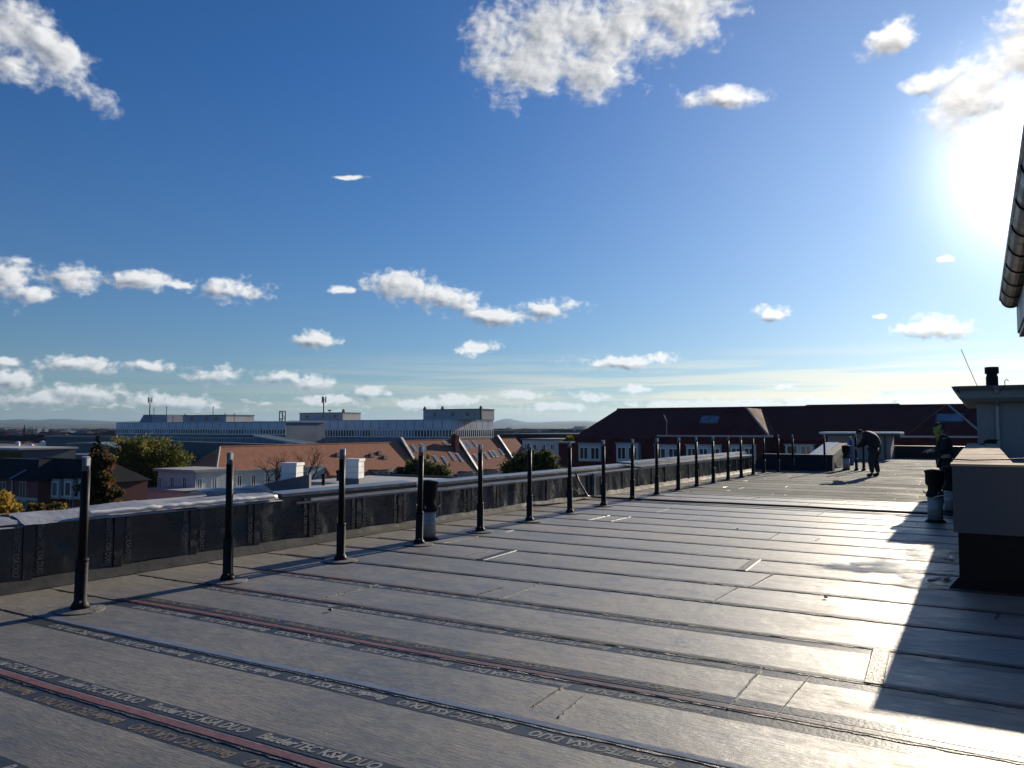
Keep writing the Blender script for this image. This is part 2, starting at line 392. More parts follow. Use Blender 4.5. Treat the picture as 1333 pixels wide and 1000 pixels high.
def text_mesh(body, size, shear=.0, bold=.012, squeeze=1.0):
    cu = bpy.data.curves.new('lettering', 'FONT'); cu.body = body; cu.size = size; cu.shear = shear; cu.offset = bold * size
    cu.align_x = 'LEFT'; cu.align_y = 'CENTER'; cu.resolution_u = 2
    o = bpy.data.objects.new('lettering', cu); col.objects.link(o)
    dg = bpy.context.evaluated_depsgraph_get()
    me = bpy.data.meshes.new_from_object(o.evaluated_get(dg))
    bpy.data.objects.remove(o)
    for v in me.vertices: v.co.x *= squeeze
    return me

GROUND = -16.0
# ------------------------------------------------------------------ the roof we stand on
deck = struct(MB().box(-9.0, 7.5, -7, 47.5, GROUND, -.012).build('flat_roof', 'slab'))
seams = [-3.6, -2.7, -1.8, -.9, 0, .95, 1.9, 2.8, 3.8, 4.55, 5.45, 6.33, 7.22, 8.1]
while seams[-1] < 18.2: seams.append(seams[-1] + .885)
seams.append(19.0); NEAR = len(seams) - 1
while seams[-1] < 46.5: seams.append(seams[-1] + .96)
txt = text_mesh('BauderTEC KSA DUO', .105, .22, .034, .80)
txt.materials.append(M('print_ink'))
txtb = txt.copy(); txtb.materials.clear(); txtb.materials.append(M('print_ink_brown'))
txtw = max(v.co.x for v in txt.vertices)
rs = random.Random(3)
def wob(x, k): return .034 * mnoise.noise(Vector((x * .33, k * 7.3, 0))) + .006 * mnoise.noise(Vector((x * 2.1, k * 3.3, 5)))
def strip(x0, x1, yc, half, z, k, step=.3, jag=0.0, th=.0):
    mb = MB(); n = max(1, int((x1 - x0) / step)); rows = []
    for i in range(n + 1):
        x = x0 + (x1 - x0) * i / n; y = yc + wob(x, k); j = jag * (rs.random() - .5)
        rows.append((x, y - half + j, y + half + jag * (rs.random() - .5)))
    for i in range(n):
        a, b = rows[i], rows[i + 1]
        mb.quad((a[0], a[1], z), (b[0], b[1], z), (b[0], b[2], z), (a[0], a[2], z))
        if th: mb.quad((a[0], a[1], z - th), (b[0], b[1], z - th), (b[0], b[1], z), (a[0], a[1], z))
        if th: mb.quad((a[0], a[2], z), (b[0], b[2], z), (b[0], b[2], z - th), (a[0], a[2], z - th))
    return mb
sheets = []
for k in range(len(seams) - 1):
    near = k < NEAR
    y0, y1 = seams[k], seams[k + 1] + .06
    xl, xr = -8.1, 7.4
    mb = MB(); n = 46 if near else 14
    zt, zf = .0008, .0006
    for i in range(n):
        x, x2 = xl + (xr - xl) * i / n, xl + (xr - xl) * (i + 1) / n
        a0, b0 = y0 + wob(x, k), y0 + wob(x2, k); a1, b1 = y1 + wob(x, k + 1), y1 + wob(x2, k + 1)
        zb = lambda xx, q: .0015 * mnoise.noise(Vector((xx * .6, q * 1.7, 2)))
        c0, c1 = zb(x, k), zb(x2, k)
        am, bm = (a0 + a1) / 2, (b0 + b1) / 2
        mb.quad((x, a0, zt + c0 + .004), (x2, b0, zt + c1 + .004), (x2, bm, .006 + c1), (x, am, .006 + c0))
        mb.quad((x, am, .006 + c0), (x2, bm, .006 + c1), (x2, b1, zf), (x, a1, zf))
        mb.quad((x, a0, -.004), (x2, b0, -.004), (x2, b0, zt + c1 + .004), (x, a0, zt + c0 + .004))
    s = mb.build('membrane_sheet', 'membrane' if near else 'membrane_mineral', deck)
    sheets.append(s)
    if near and k > 2 and (y0 < 9 or rs.random() < .6):
        zs = .0185
        bm_ = 'bead'
        strip(-7.9, 6, y0 - .008, .006 if y0 < 9 else .009, .0072, k, .05 if y0 < 9 else .3, .020, .010).build('weld_bead', bm_, s)
    if near and y0 > 6.5: strip(-7.6, 5, y0 + .045, .034, .0078, k, .12, .014).build('selvedge', 'selvedge', s)
    if near and 1.5 < y0 < 6.6:
        stripe = {2.8: 'stripe_red', 3.8: 'stripe_blue', 4.55: 'stripe_red', 5.45: 'stripe_pink', 1.9: 'stripe_red', 6.33: 'stripe_pink'}.get(y0)
        xe = 4
        if stripe: strip(-7.0 if y0 > 3 else -7.4, xe, y0 + .042, .028, .0084, k).build('colour_stripe', stripe, s)
        # printed bands with the maker's lettering on both sides of the seam
        for side, off, rot in ((1, .155, 0), (-1, -.085, math.pi)):
            if y0 == 3.8 and side == 1: continue
            if y0 > 5 and side == 1: continue
            strip(-6.9, xe - .1, y0 + off, .062, .0074 if side == 1 else .0040, k).build('print_band', 'print_band', s)
            x = -6.9 + rs.random() * .4
            while x < (min(xe, .6 if y0 < 4 else -1.2) - txtw):
                ink = txt if (side == 1 and y0 < 3.5) or side == -1 else txtb
                if y0 == 2.8 and side == -1: ink = txtb
                yy = y0 + off + wob(x + txtw / 2, k)
                dy = wob(x + txtw, k) - wob(x, k)
                o = link('lettering', ink, s, (x if rot == 0 else x + txtw, yy, .0094 if side == 1 else .0054), math.atan2(dy, txtw) + rot)
                x += txtw + .10
# end laps where one roll stops and the next begins, glint painted in pale
for k in range(4, len(seams) - 1):
    near = k < NEAR
    for q in range(2 if near else 3):
        x = rs.uniform(-6.5, 1.2) if near else rs.uniform(-6.2, -.6)
        y0, y1 = seams[k], seams[k + 1]
        if near and y0 < 3.5 and x < -.5: continue
        L = (y1 - y0) * (.97 if near and rs.random() < .5 else rs.uniform(.3, .6)); ys = y0 + rs.uniform(0, (y1 - y0 - L))
        sk = rs.uniform(-.05, .05); wd = rs.uniform(.004, .010) if near else rs.uniform(.007, .014)
        mb = MB(); nseg = 6
        for i in range(nseg):
            ya, yb = ys + L * i / nseg, ys + L * (i + 1) / nseg
            xa, xb = x + sk * i / nseg + rs.uniform(-.004, .004), x + sk * (i + 1) / nseg
            mb.hexa([(xa - wd, ya, .004), (xa + wd, ya, .004), (xb + wd, yb, .004), (xb - wd, yb, .004)],
                    [(xa - wd * .5, ya, .0135), (xa + wd * .5, ya, .0135), (xb + wd * .5, yb, .0135), (xb - wd * .5, yb, .0135)])
        mb.build('end_lap', 'lap_foil' if rs.random() < .7 else 'lap_dark', sheets[k])
# two wider cross laps
for (x, y0, y1) in ((-5.25, 8.1, 8.985), (-2.35, 8.985, 9.87), (-.62, 5.45, 6.33)):
    k = min(range(len(seams)), key=lambda i: abs(seams[i] - y0))
    MB().hexa([(x - .06, y0 + .02, .004), (x + .06, y0 + .02, .004), (x + .02, y1, .004), (x - .1, y1, .004)],
              [(x - .05, y0 + .02, .0130), (x + .05, y0 + .02, .0130), (x + .01, y1, .0130), (x - .09, y1, .0130)]).build('end_lap', 'lap_dark', sheets[k])

# water film near the right upstand
def blob(cx, cy, rx, ry, seed, z, n=44, amp=.5):
    pts = []
    for i in range(n):
        t = 2 * math.pi * i / n
        r = 1 + amp * mnoise.noise(Vector((math.cos(t) * 1.6, math.sin(t) * 1.6, seed))) + .35 * mnoise.noise(Vector((math.cos(t) * 5, math.sin(t) * 5, seed + 3)))
        pts.append((cx + rx * r * math.cos(t), cy + ry * r * math.sin(t), z))
    mb = MB(); i0 = len(mb.v); mb.v.append((cx, cy, z)); mb.v += pts
    for i in range(n): mb.f.append((0, 1 + i, 1 + (i + 1) % n)); mb.mi.append(0)
    return mb
for (cx, cy, rx, ry, sd) in ((-.85, 10.1, .62, .7, 1), (-.60, 11.4, .32, 1.0, 5), (-.55, 9.2, .28, .6, 12), (-1.35, 9.8, .5, .3, 9)):
    o = struct(blob(0, 0, 1, 1, sd, 0, amp=.1).build('puddle', 'water')); o.location = (cx, cy, .0145 + sd * .0001); o.scale = (rx, ry, 1)
# torn scraps of film in the corner by the upstand
for i in range(5):
    x, y = rs.uniform(-.5, -.3), rs.uniform(9.2, 11.2); a = rs.uniform(0, 6); L = rs.uniform(.05, .16)
    mb = MB(); dx, dy = math.cos(a) * L, math.sin(a) * L
    mb.hexa([(x - dx, y - dy, .022), (x - dx + dy * .3, y - dy - dx * .3, .022), (x + dx, y + dy, .022), (x + dx - dy * .3, y + dy + dx * .3, .022)],
            [(x - dx, y - dy, .028), (x - dx + dy * .3, y - dy - dx * .3, .026), (x + dx, y + dy, .036), (x + dx - dy * .3, y + dy + dx * .3, .026)])
    tag(mb.build('film_scrap', 'lap_dark' if i % 3 else 'lap_foil'), 'torn scrap of roofing film on the wet roof beside the grey upstand', 'scrap', 'film scraps by the grey upstand')
for i, (x, y) in enumerate(((430, 797), (960, 690), (400, 830), (1075, 780), (900, 640))):
    p = pz(x, y); r = rs.uniform(.012, .022)
    mb = MB(); mb.lathe([(r * .5, 0), (r, r * .3), (r * .8, r * .7), (r * .3, r)], 7)
    tag(mb.build('debris_lump', 'lap_dark', None, False, (p.x, p.y, .012)), 'small dark lump of debris lying loose on the membrane roof', 'debris', 'debris lumps on the roof')

# ------------------------------------------------------------------ guard posts
def make_post():
    t = thing('guard_post', 'black steel guard post with a pale grey tip in the row along the parapet', 'post', (0, 0, 0), 0, 'guard posts along the parapet')
    MB().lathe([(.20, .012), (.20, .020), (.15, .026), (.09, .030)], 28).build('base_disc', 'disc', t)
    MB().lathe([(.085, .028), (.070, .06), (.052, .09), (.052, .44), (.048, .455), (.037, .46)], 18).build('sleeve', 'post_black', t, True)
    MB().lathe([(.037, .44), (.037, 1.22)], 18).build('shaft', 'post_black', t, True)
    MB().lathe([(.033, 1.20), (.033, 1.335), (.029, 1.34)], 16).build('tip', 'post_grey', t, True)
    MB().box(.026, .042, -.030, .0, 1.27, 1.345).box(-.02, .042, -.029, -.001, 1.337, 1.350).build('clip', 'clip_white', t)
    MB().tube([(.040, -.035, .09), (.052, -.045, .09)], .010, 8).build('bolt', 'steel', t)
    MB().lathe([(.054, .43), (.055, .45), (.050, .458)], 18).build('collar', 'post_black', t, True)
    return t
post0 = make_post()
spots = [(-6.83, 4.12), (-6.78, 5.66)] + [(-6.64, 4.12 + 1.538 * i) for i in range(2, 17)]
spots += [(-6.30, 29.4), (-5.90, 30.0), (-4.9, 30.6)]
for q in ((1115, 613), (1124.5, 613)): p = pz(*q); spots.append((p.x, p.y))
for i, (x, y) in enumerate(spots):
    o = post0 if i == 0 else copy_tree(post0)
    o.location = (x, y, 0); o.rotation_euler = (rs.uniform(-.013, .013), R(1.6) if i == 0 else rs.uniform(-.010, .016), rs.uniform(-.5, .5))

# ------------------------------------------------------------------ parapet on the left
ang = math.atan(.035)
par = thing('parapet', 'long low parapet clad in wrinkled black membrane panels with metal coping', 'parapet', (-8.15, 4, 0), -ang)
def ptop(y): return .66 if y < 3.75 else .585 if y < 6.7 else .545
yA, yB = -9.0, 26.0
prof_n = 70
mb = MB()
for i in range(prof_n):
    a, b = yA + (yB - yA) * i / prof_n, yA + (yB - yA) * (i + 1) / prof_n
    if a < 3.75 < b: pass
    za = min(ptop(a), ptop(b)) - .02
    mb.box(-.62, -.045, a, b, -1.2, za)
mb.build('wall_core', 'bitumen', par)
# wrinkled panels
pan_mesh = []
def panel_mesh(wd, h, seed):
    mb = MB(); nx, nz = 14, 9; idx = {}
    for i in range(nx + 1):
        for j in range(nz + 1):
            y, z = wd * i / nx, .03 + (h - .03) * j / nz
            d = .028 * mnoise.noise(Vector((y * 3.6, z * 1.1, seed))) + .020 * mnoise.noise(Vector((y * 9 + z * 4, z * 3, seed + 9)))
            edge = min(1, min(i, nx - i) / 2)
            idx[i, j] = len(mb.v); mb.v.append((max(-.026, d * (.35 + .65 * edge)) + (.006 if i == 0 else 0), y, z))
    for i in range(nx):
        for j in range(nz):
            mb.f.append((idx[i, j], idx[i + 1, j], idx[i + 1, j + 1], idx[i, j + 1])); mb.mi.append(0)
    for j in range(nz):                                      # the lapped edge has a thickness
        a, b = idx[0, j], idx[0, j + 1]; i0 = len(mb.v)
        mb.v += [(mb.v[a][0] - .02, 0, mb.v[a][2]), (mb.v[b][0] - .02, 0, mb.v[b][2])]
        mb.f.append((a, b, i0 + 1, i0)); mb.mi.append(0)
    return mb
txtp = text_mesh('BauderTEC KSA DUO', .085, .12, .02, .62); txtp.materials.append(M('print_ink_dark'))
pw = max(v.co.x for v in txtp.vertices)
y = -6.2; k = 0
while y < yB - .9:
    h = ptop(y + .5); wd = .93
    p = link('membrane_panel', panel_mesh(wd + .05, h, k * 1.7).mesh('membrane_panel', 'panel_foil', True), par, (.0, y, 0)); k += 1
    e = MB()
    for j in range(8):
        z0, z1 = .05 + (h - .06) * j / 8, .05 + (h - .06) * (j + 1) / 8
        o0, o1 = .02 + .006 * mnoise.noise(Vector((y, z0 * 9, 1))), .02 + .006 * mnoise.noise(Vector((y, z1 * 9, 1)))
        e.hexa([(.0, .0, z0), (o0, .0, z0), (o0 + .003, .085, z0), (.0, .085, z0)], [(.0, .0, z1), (o1, .0, z1), (o1 + .003, .085, z1), (.0, .085, z1)])
    e.build('lap_strip', 'panel_edge', p)
    if y < 9:
        for yo in (.16, .86):
            o = link('lettering', txtp, p, (.021, yo, h - .02), 0)
            # reading downwards on the upright face
            o.rotation_euler = Matrix(((0, 0, 1), (0, 1, 0), (-1, 0, 0))).to_euler()
    y += wd
# light fillet at the foot of the parapet
mb = MB(); n = 120
for i in range(n):
    a, b = -6.3 + (yB + 6.2) * i / n, -6.3 + (yB + 6.2) * (i + 1) / n
    wa, wb = (.07 + .016 * mnoise.noise(Vector((t * 1.1, 3, 1))) + .008 * mnoise.noise(Vector((t * 5, 3, 1))) for t in (a, b))
    mb.quad((wa + .035, a, .011), (wb + .035, b, .011), (wb * .75, b, .05), (wa * .75, a, .05))
    mb.quad((wa * .75, a, .05), (wb * .75, b, .05), (.012, b, wb + .045), (.012, a, wa + .045))
mb.build('fillet', 'cant', par, True)
# coping: front ledge and raised rear board, in lengths
y = 3.80
while y < yB - .2:
    L = min(2.9 if y > 4 else 2.9, yB - y); h = ptop(y + L / 2) ; dz = rs.uniform(-.006, .008)
    h0 = h1 = h; dz += .05 if y > 13 else 0
    MB().hexa([(-.30, y + .004, h0 - .02), (.022, y + .004, h0 - .02), (.022, y + L, h1 - .02), (-.30, y + L, h1 - .02)],
              [(-.30, y + .004, h0 + .008 + dz), (.026, y + .004, h0 + .002 + dz), (.026, y + L, h1 + .002 + dz), (-.30, y + L, h1 + .008 + dz)]).build('coping_board', 'coping', par)
    MB().box(-.46, -.31, y, y + L, .2, h0 + .055).build('rear_kerb', 'coping_dark', par)
    MB().hexa([(-.62, y + .003, h0 + .06), (-.29, y + .003, h0 + .06), (-.29, y + L, h1 + .06), (-.62, y + L, h1 + .06)],
              [(-.62, y + .003, h0 + .115 + dz), (-.28, y + .003, h0 + .10 + dz), (-.28, y + L, h1 + .10 + dz), (-.62, y + L, h1 + .115 + dz)]).build('rear_coping', 'coping', par)
    y += L
# loose pale film draped over the left stretch
def draped(y0, y1, x0, x1, seed, h):
    mb = MB(); ny, nx = int((y1 - y0) / .09), 12; idx = {}
    for i in range(ny + 1):
        for j in range(nx + 1):
            y = y0 + (y1 - y0) * i / ny; u = j / nx; x = x0 + (x1 - x0) * u
            z = h + .045 * math.sin(math.pi * min(1, u * 1.15)) + .035 * mnoise.noise(Vector((y * 1.6, u * 2.5, seed))) + .02 * mnoise.noise(Vector((y * 6, u * 6, seed)))
            if u > .86: z -= (u - .86) * .35
            x += .025 * mnoise.noise(Vector((y * 2.3, u * 2, seed + 4)))
            idx[i, j] = len(mb.v); mb.v.append((x, y, max(z, h - .05 if u > .86 else h - .012)))
    for i in range(ny):
        for j in range(nx):
            mb.f.append((idx[i, j], idx[i + 1, j], idx[i + 1, j + 1], idx[i, j + 1])); mb.mi.append(0)
    return mb
fl = draped(-6, .35, -.62, .03, 2, .675).build('roof_film', 'white_foil', None, True, par.location, -ang)
tag(fl, 'flat pale film lying on the parapet beside the first guard post', 'roofing film')
fl = draped(.30, 3.55, -.66, .045, 6, .685).build('roof_film', 'white_foil', None, True, par.location, -ang)
tag(fl, 'crumpled pale film draped over the parapet beyond the first guard post', 'roofing film')
fl = draped(2.7, 3.75, -1.0, -.35, 8, .75).build('roof_film', 'panel_foil', None, True, par.location, -ang)
tag(fl, 'dark bulging film flap lying behind the draped pale film', 'roofing film')
pts = [(.035 + .012 * mnoise.noise(Vector((i * .4, 1, 1))), .9 + i * .065, .70 + .010 * mnoise.noise(Vector((i * .5, 3, 1)))) for i in range(40)]
fl = MB().tube(pts, [.028 + .014 * mnoise.noise(Vector((i * .7, 5, 2))) for i in range(40)], 9).build('film_roll', 'white', None, True, par.location, -ang)
tag(fl, 'white rolled film edge lying along the draped parapet', 'roofing film')
# scupper frame
MB().box(.0, .07, 12.62, 12.70, .06, .56).box(.0, .07, 12.98, 13.06, .06, .56).box(.0, .07, 12.70, 12.98, .48, .555).build('scupper_frame', 'coping', par)
MB().box(.0, .05, 12.70, 12.98, .05, .475).build('scupper_panel', 'panel_foil', par)

# cross upstands at the far end
up = thing('roof_upstand', 'dark membrane covered upstand crossing the far roof behind the guard posts', 'upstand', (-7.2, 31.2, 0))
MB().hexa([(-.5, -.22, 0), (2.5, -.22, 0), (2.5, .3, 0), (-.5, .3, 0)], [(-.05, 0, .58), (2.46, 0, .58), (2.46, .3, .58), (-.05, .3, .58)]).build('body', 'upstand', up)
MB().box(-.1, 2.5, -.03, .34, .58, .605).build('cap', 'coping_dark', up)
wd = thing('sloping_kerb', 'pale topped sloping kerb behind the dark upstand on the far roof', 'kerb', (-5.6, 33.2, 0))
MB().hexa([(-.55, 0, 0), (.55, 0, 0), (.55, 5, 0), (-.55, 5, 0)], [(-.45, 0, .40), (.45, 0, .40), (.45, 5, .92), (-.45, 5, .92)]).build('body', 'upstand', wd)
MB().hexa([(-.47, 0, .41), (.1, 0, .41), (.1, 5, .93), (-.47, 5, .93)], [(-.47, 0, .43), (.1, 0, .43), (.1, 5, .95), (-.47, 5, .95)]).build('cap', 'coping', wd)
far = thing('roof_upstand', 'long dark blue upstand closing the far end of the roof', 'upstand', (-2.4, 46.6, 0))
MB().box(-4.6, 3.6, 0, .5, 0, .62).build('body', 'upstand', far)
for i in range(3): MB().box(-4.62 + i * 2.74, -4.62 + i * 2.74 + 2.72, -.04, .54, .62, .65).build('cap_board', 'coping_dark', far)

# stair head with a white roof edge
sh = thing('roof_hut', 'low grey roof hatch house with a bright white roof edge beyond the far posts', 'hut', (-5.4, 44.4, 0))
MB().box(-1.55, 1.45, 0, 1.8, 0, 1.2).build('wall', 'plaster', sh)
MB().box(-1.9, 1.9, -.3, 2.1, 1.2, 1.29).build('roof_edge', 'roof_metal', sh)
MB().box(-1.92, 1.92, -.32, 2.12, 1.292, 1.38).build('white_rim', 'white', sh)
MB().tube([(1.2, -.05, 0), (1.2, -.05, 1.2)], .05, 8).build('downpipe', 'roof_metal', sh)

# ------------------------------------------------------------------ vents
def vent(name, label, p, s=1.0, dirs=0, q=.82):
    t = thing(name, label, 'vent pipe', (p[0], p[1], 0), dirs)
    MB().lathe([(.21 * s * q, .012), (.18 * s * q, .03), (.145 * s * q, .05)], 24).build('foot', 'bitumen', t, True)
    MB().lathe([(.145 * s * q, .03), (.145 * s * q, .235 * s), (.148 * s * q, .24 * s), (.145 * s * q, .245 * s), (.145 * s * q, .45 * s)], 24).build('pipe', 'silver_pipe', t, True)
    MB().lathe([(.165 * s * q, .43 * s), (.175 * s * q, .46 * s), (.165 * s * q, .49 * s), (.13 * s * q, .54 * s), (.13 * s * q, .60 * s), (.155 * s * q, .64 * s)], 24).build('collar', 'bitumen', t, True)
    MB().lathe([(.155 * s * q, .63 * s), (.175 * s * q, .65 * s), (.175 * s * q, .83 * s), (.19 * s * q, .84 * s), (.19 * s * q, .87 * s), (.06 * s * q, .90 * s)], 24).build('hood', 'bitumen', t, True)
    for k in range(4):
        a = k * 1.57 + .4
        MB().tube([(.15 * s * math.cos(a), .15 * s * math.sin(a), .49 * s), (.185 * s * math.cos(a), .185 * s * math.sin(a), .52 * s)], .012 * s, 6).build('clip', 'steel', t)
    return t
v = vent('vent_pipe', 'silver vent pipe with a black hood beside a guard post and the parapet', pz(557, 703), .95)
v = vent('vent_pipe', 'silver vent pipe with a wide black hood standing near the grey upstand', pz(1218, 680), 1.0)
v = vent('vent_pipe', 'slim silver vent pipe squeezed in beside the timber capped upstand', (-.52, 17.2), .98)
v = vent('vent_pipe', 'silver vent pipe with black hood by the far sloping kerb', pz(1102, 612), 1.05)
# cable loop hanging on the vent
c = pz(1218, 680)
pts = [(c.x + .16 + .17 * math.cos(t / 18 * 2 * math.pi * 1.25), c.y - .02 + .10 * math.sin(t / 18 * 2 * math.pi * 1.25) - .12, .43 + .03 * math.sin(t * .7) + t * .002) for t in range(19)]
pts += [(c.x + .40, c.y + .1, .47), (c.x + .47, c.y + .3, .50)]
tag(MB().tube(pts, .012, 6).build('cable_loop', 'cable_white', None, True), 'pale cable looped round the vent pipe near the grey upstand', 'cable')
# black hose lying across the roof
pts = []
for i in range(60):
    x = -7.55 + i * .125
    pts.append((x, 16.45 + .07 * math.sin(x * 1.3) + .03 * math.sin(x * 3.7), .036))
pts = [(-7.62, 15.6, .62), (-7.60, 15.75, .40), (-7.58, 15.95, .22), (-7.62, 16.2, .07)] + pts
tag(MB().tube(pts, .022, 8).build('hose', 'rubber', None, True), 'thin black hose running straight across the roof from the parapet', 'hose')
mb = MB().lathe([(.16, .012), (.15, .05), (.07, .09), (.06, .16), (.02, .17)], 14)
p = pz(838, 634); tag(mb.build('drain_cap', 'bitumen', None, True, (p.x - .1, p.y, 0)), 'small black roof drain cap at the foot of the parapet', 'drain cap')

# ------------------------------------------------------------------ right-hand upstand with timber cap
bl = thing('boarded_upstand', 'grey boarded upstand with black base and bare timber cap', 'upstand', (0, 9.17, 0))
MB().box(-.225, .24, .035, 11.8, 0, .56).box(.24, 5, .035, .46, 0, .56).build('base', 'bitumen', bl)
MB().hexa([(-.32, -.10, .008), (5, -.10, .008), (5, .035, .008), (-.225, .035, .008)], [(-.235, .02, .10), (5, .02, .10), (5, .034, .10), (-.225, .034, .10)]).build('base_flashing', 'bitumen', bl)
for (x0, x1) in ((-.262, 1.0), (1.004, 2.25), (2.254, 3.5), (3.504, 5)): MB().box(x0, x1, 0, .03, .55, 1.215).build('face_board', 'grey_board', bl)
for i in range(5): MB().box(-.262, -.228, .031 + i * 2.35, .031 + i * 2.35 + 2.346, .55, 1.215).build('face_board', 'grey_board', bl)
MB().box(-.228, .262, .031, 11.8, .56, 1.21).box(.262, 5, .031, .48, .56, 1.21).build('core', 'grey_board', bl)
MB().box(-.275, 1.6, -.02, .50, 1.216, 1.238).build('cap_board', 'timber', bl)
MB().box(1.604, 5, -.02, .50, 1.216, 1.238).build('cap_board', 'timber', bl)
for i in range(4): MB().box(-.27, .275, .504 + i * 2.82, .504 + i * 2.82 + 2.816, 1.216, 1.240 + .004 * (i % 2)).build('cap_board', 'timber', bl)
tag(MB().tube([(-.27, 9.75, 1.262), (-.1, 9.9, 1.252), (.25, 10.2, 1.256), (.8, 10.0, 1.31), (1.4, 9.8, 1.35)], .008, 6).build('cable', 'rubber'), 'thin dark cable lying across the timber cap', 'cable')
tag(MB().box(-.03, .03, 19.3, 19.5, 1.246, 1.27).box(.03, .07, 19.38, 19.46, 1.246, 1.285).build('timber_offcut', 'lap_dark'), 'small dark offcut lying on the sunlit timber cap', 'offcut')

# stair tower behind it
tw = thing('stair_tower', 'grey plastered stair tower with overhanging flat roof behind the timber capped upstand', 'stair tower', (0, 21.4, 0))
MB().box(-.07, 6, 0, 6, 0, 2.19).build('wall', 'plaster', tw)
MB().hexa([(-.30, -.25, 2.19), (6.4, -.25, 2.19), (6.4, 6.3, 2.19), (-.30, 6.3, 2.19)], [(-.40, -.38, 2.28), (6.5, -.38, 2.28), (6.5, 6.4, 2.28), (-.40, 6.4, 2.28)]).build('soffit', 'plaster', tw)
MB().box(-.40, 6.5, -.38, 6.4, 2.281, 2.47).build('fascia', 'plaster', tw)
MB().box(-.50, 6.6, -.48, 6.5, 2.471, 2.56).build('roof_edge', 'roof_metal', tw)
MB().hexa([(-.52, -.5, 2.46), (-.42, -.5, 2.40), (-.42, 6.5, 2.40), (-.52, 6.5, 2.46)], [(-.56, -.5, 2.55), (-.50, -.5, 2.555), (-.50, 6.5, 2.555), (-.56, 6.5, 2.55)]).build('side_gutter', 'roof_metal', tw)
MB().tube([(.34, -.40, 2.46), (.34, -.30, 2.30), (.34, -.06, 2.10), (.34, -.06, 0)], .04, 10).build('downpipe', 'zinc', tw)
MB().lathe([(.10, 2.54), (.06, 2.45), (.045, 2.38)], 10, .34, -.42).build('downpipe_head', 'zinc', tw)
wn = MB().box(.98, 1.95, -.03, .02, 1.72, 2.16).build('window', 'white', tw)
MB().box(1.02, 1.91, -.034, -.028, 1.76, 2.12).build('pane', 'glass', wn)
tag(MB().lathe([(.13, 0), (.13, .28), (.115, .29), (.115, .34), (.15, .35), (.15, .50), (.14, .51)], 20).build('roof_vent', 'bitumen', None, False, (.27, 22.4, 2.56)), 'black round flue with a wider cap on the stair tower roof', 'flue')
tag(MB().tube([(-.02, 21.1, 2.50), (-.18, 21.1, 2.95), (-.34, 21.1, 3.42)], .008, 6).build('antenna_rod', 'roof_metal'), 'thin leaning rod rising from the stair tower roof edge', 'rod')
tag(MB().tube([(.52, 22, 2.55), (.52, 22, 2.70), (.55, 22, 2.75), (.60, 22, 2.70)], .012, 6).build('roof_hook', 'zinc'), 'thin bent hook of wire beside the black flue', 'hook')
tag(MB().box(.05, .30, 20.75, 20.95, 1.245, 1.30).hexa([(.05, 20.75, 1.3), (.35, 20.75, 1.3), (.35, 20.95, 1.3), (.05, 20.95, 1.3)], [(.12, 20.8, 1.34), (.3, 20.8, 1.34), (.3, 20.9, 1.34), (.12, 20.9, 1.34)]).build('tool_bag', 'bitumen'), 'flat black bag lying where the timber cap meets the stair tower', 'bag')

# ------------------------------------------------------------------ house with the gutter, close on the right
gh = thing('eaves_house', 'upper storey beside the roof with a dark metal gutter under its eaves', 'house', (.5, 0, 0))
MB().box(.05, 5, -7, 6.7, 0, 2.45).build('wall', 'plaster', gh)
MB().box(-.235, .05, -7, 6.92, 2.27, 2.30).build('soffit', 'roof_metal', gh)
MB().box(-.245, -.215, -7, 6.95, 2.301, 2.62).build('fascia', 'roof_metal', gh)
MB().box(-.214, .05, 6.92, 6.95, 2.301, 2.70).build('end_board', 'roof_metal', gh)
MB().hexa([(-.26, -7, 2.63), (5, -7, 5.6), (5, 6.98, 5.6), (-.26, 6.98, 2.63)], [(-.26, -7, 2.68), (5, -7, 5.65), (5, 6.98, 5.65), (-.26, 6.98, 2.68)]).build('roof', 'slate', gh)
g = MB(); rr, cxg, czg = .068, -.276, 2.565
for i in range(10):
    a0, a1 = math.pi + math.pi * i / 10, math.pi + math.pi * (i + 1) / 10
    for r0, fl_ in ((rr, 0), (rr - .004, 1)):
        q = [(cxg + r0 * math.cos(a0), -7, czg + r0 * math.sin(a0)), (cxg + r0 * math.cos(a1), -7, czg + r0 * math.sin(a1)),
             (cxg + r0 * math.cos(a1), 7, czg + r0 * math.sin(a1)), (cxg + r0 * math.cos(a0), 7, czg + r0 * math.sin(a0))]
        g.quad(*(q if fl_ else q[::-1]))
    g.quad((cxg, 7.001, czg), (cxg + rr * math.cos(a0), 7.001, czg + rr * math.sin(a0)), (cxg + rr * math.cos(a1), 7.001, czg + rr * math.sin(a1)))
gu = g.build('gutter', 'gutter', gh, True)
MB().tube([(cxg - rr, -7, czg + .004), (cxg - rr, 7.005, czg + .004)], .011, 8).build('bead_edge', 'gutter_ring', gu)
yy = 6.9
while yy > -1:
    pts = [(cxg + (rr + .003) * math.cos(a), yy, czg + (rr + .003) * math.sin(a)) for a in [math.pi + math.pi * i / 10 for i in range(11)]]
    MB().tube(pts, .004, 5).build('gutter_bracket', 'gutter_ring', gu); yy -= .5

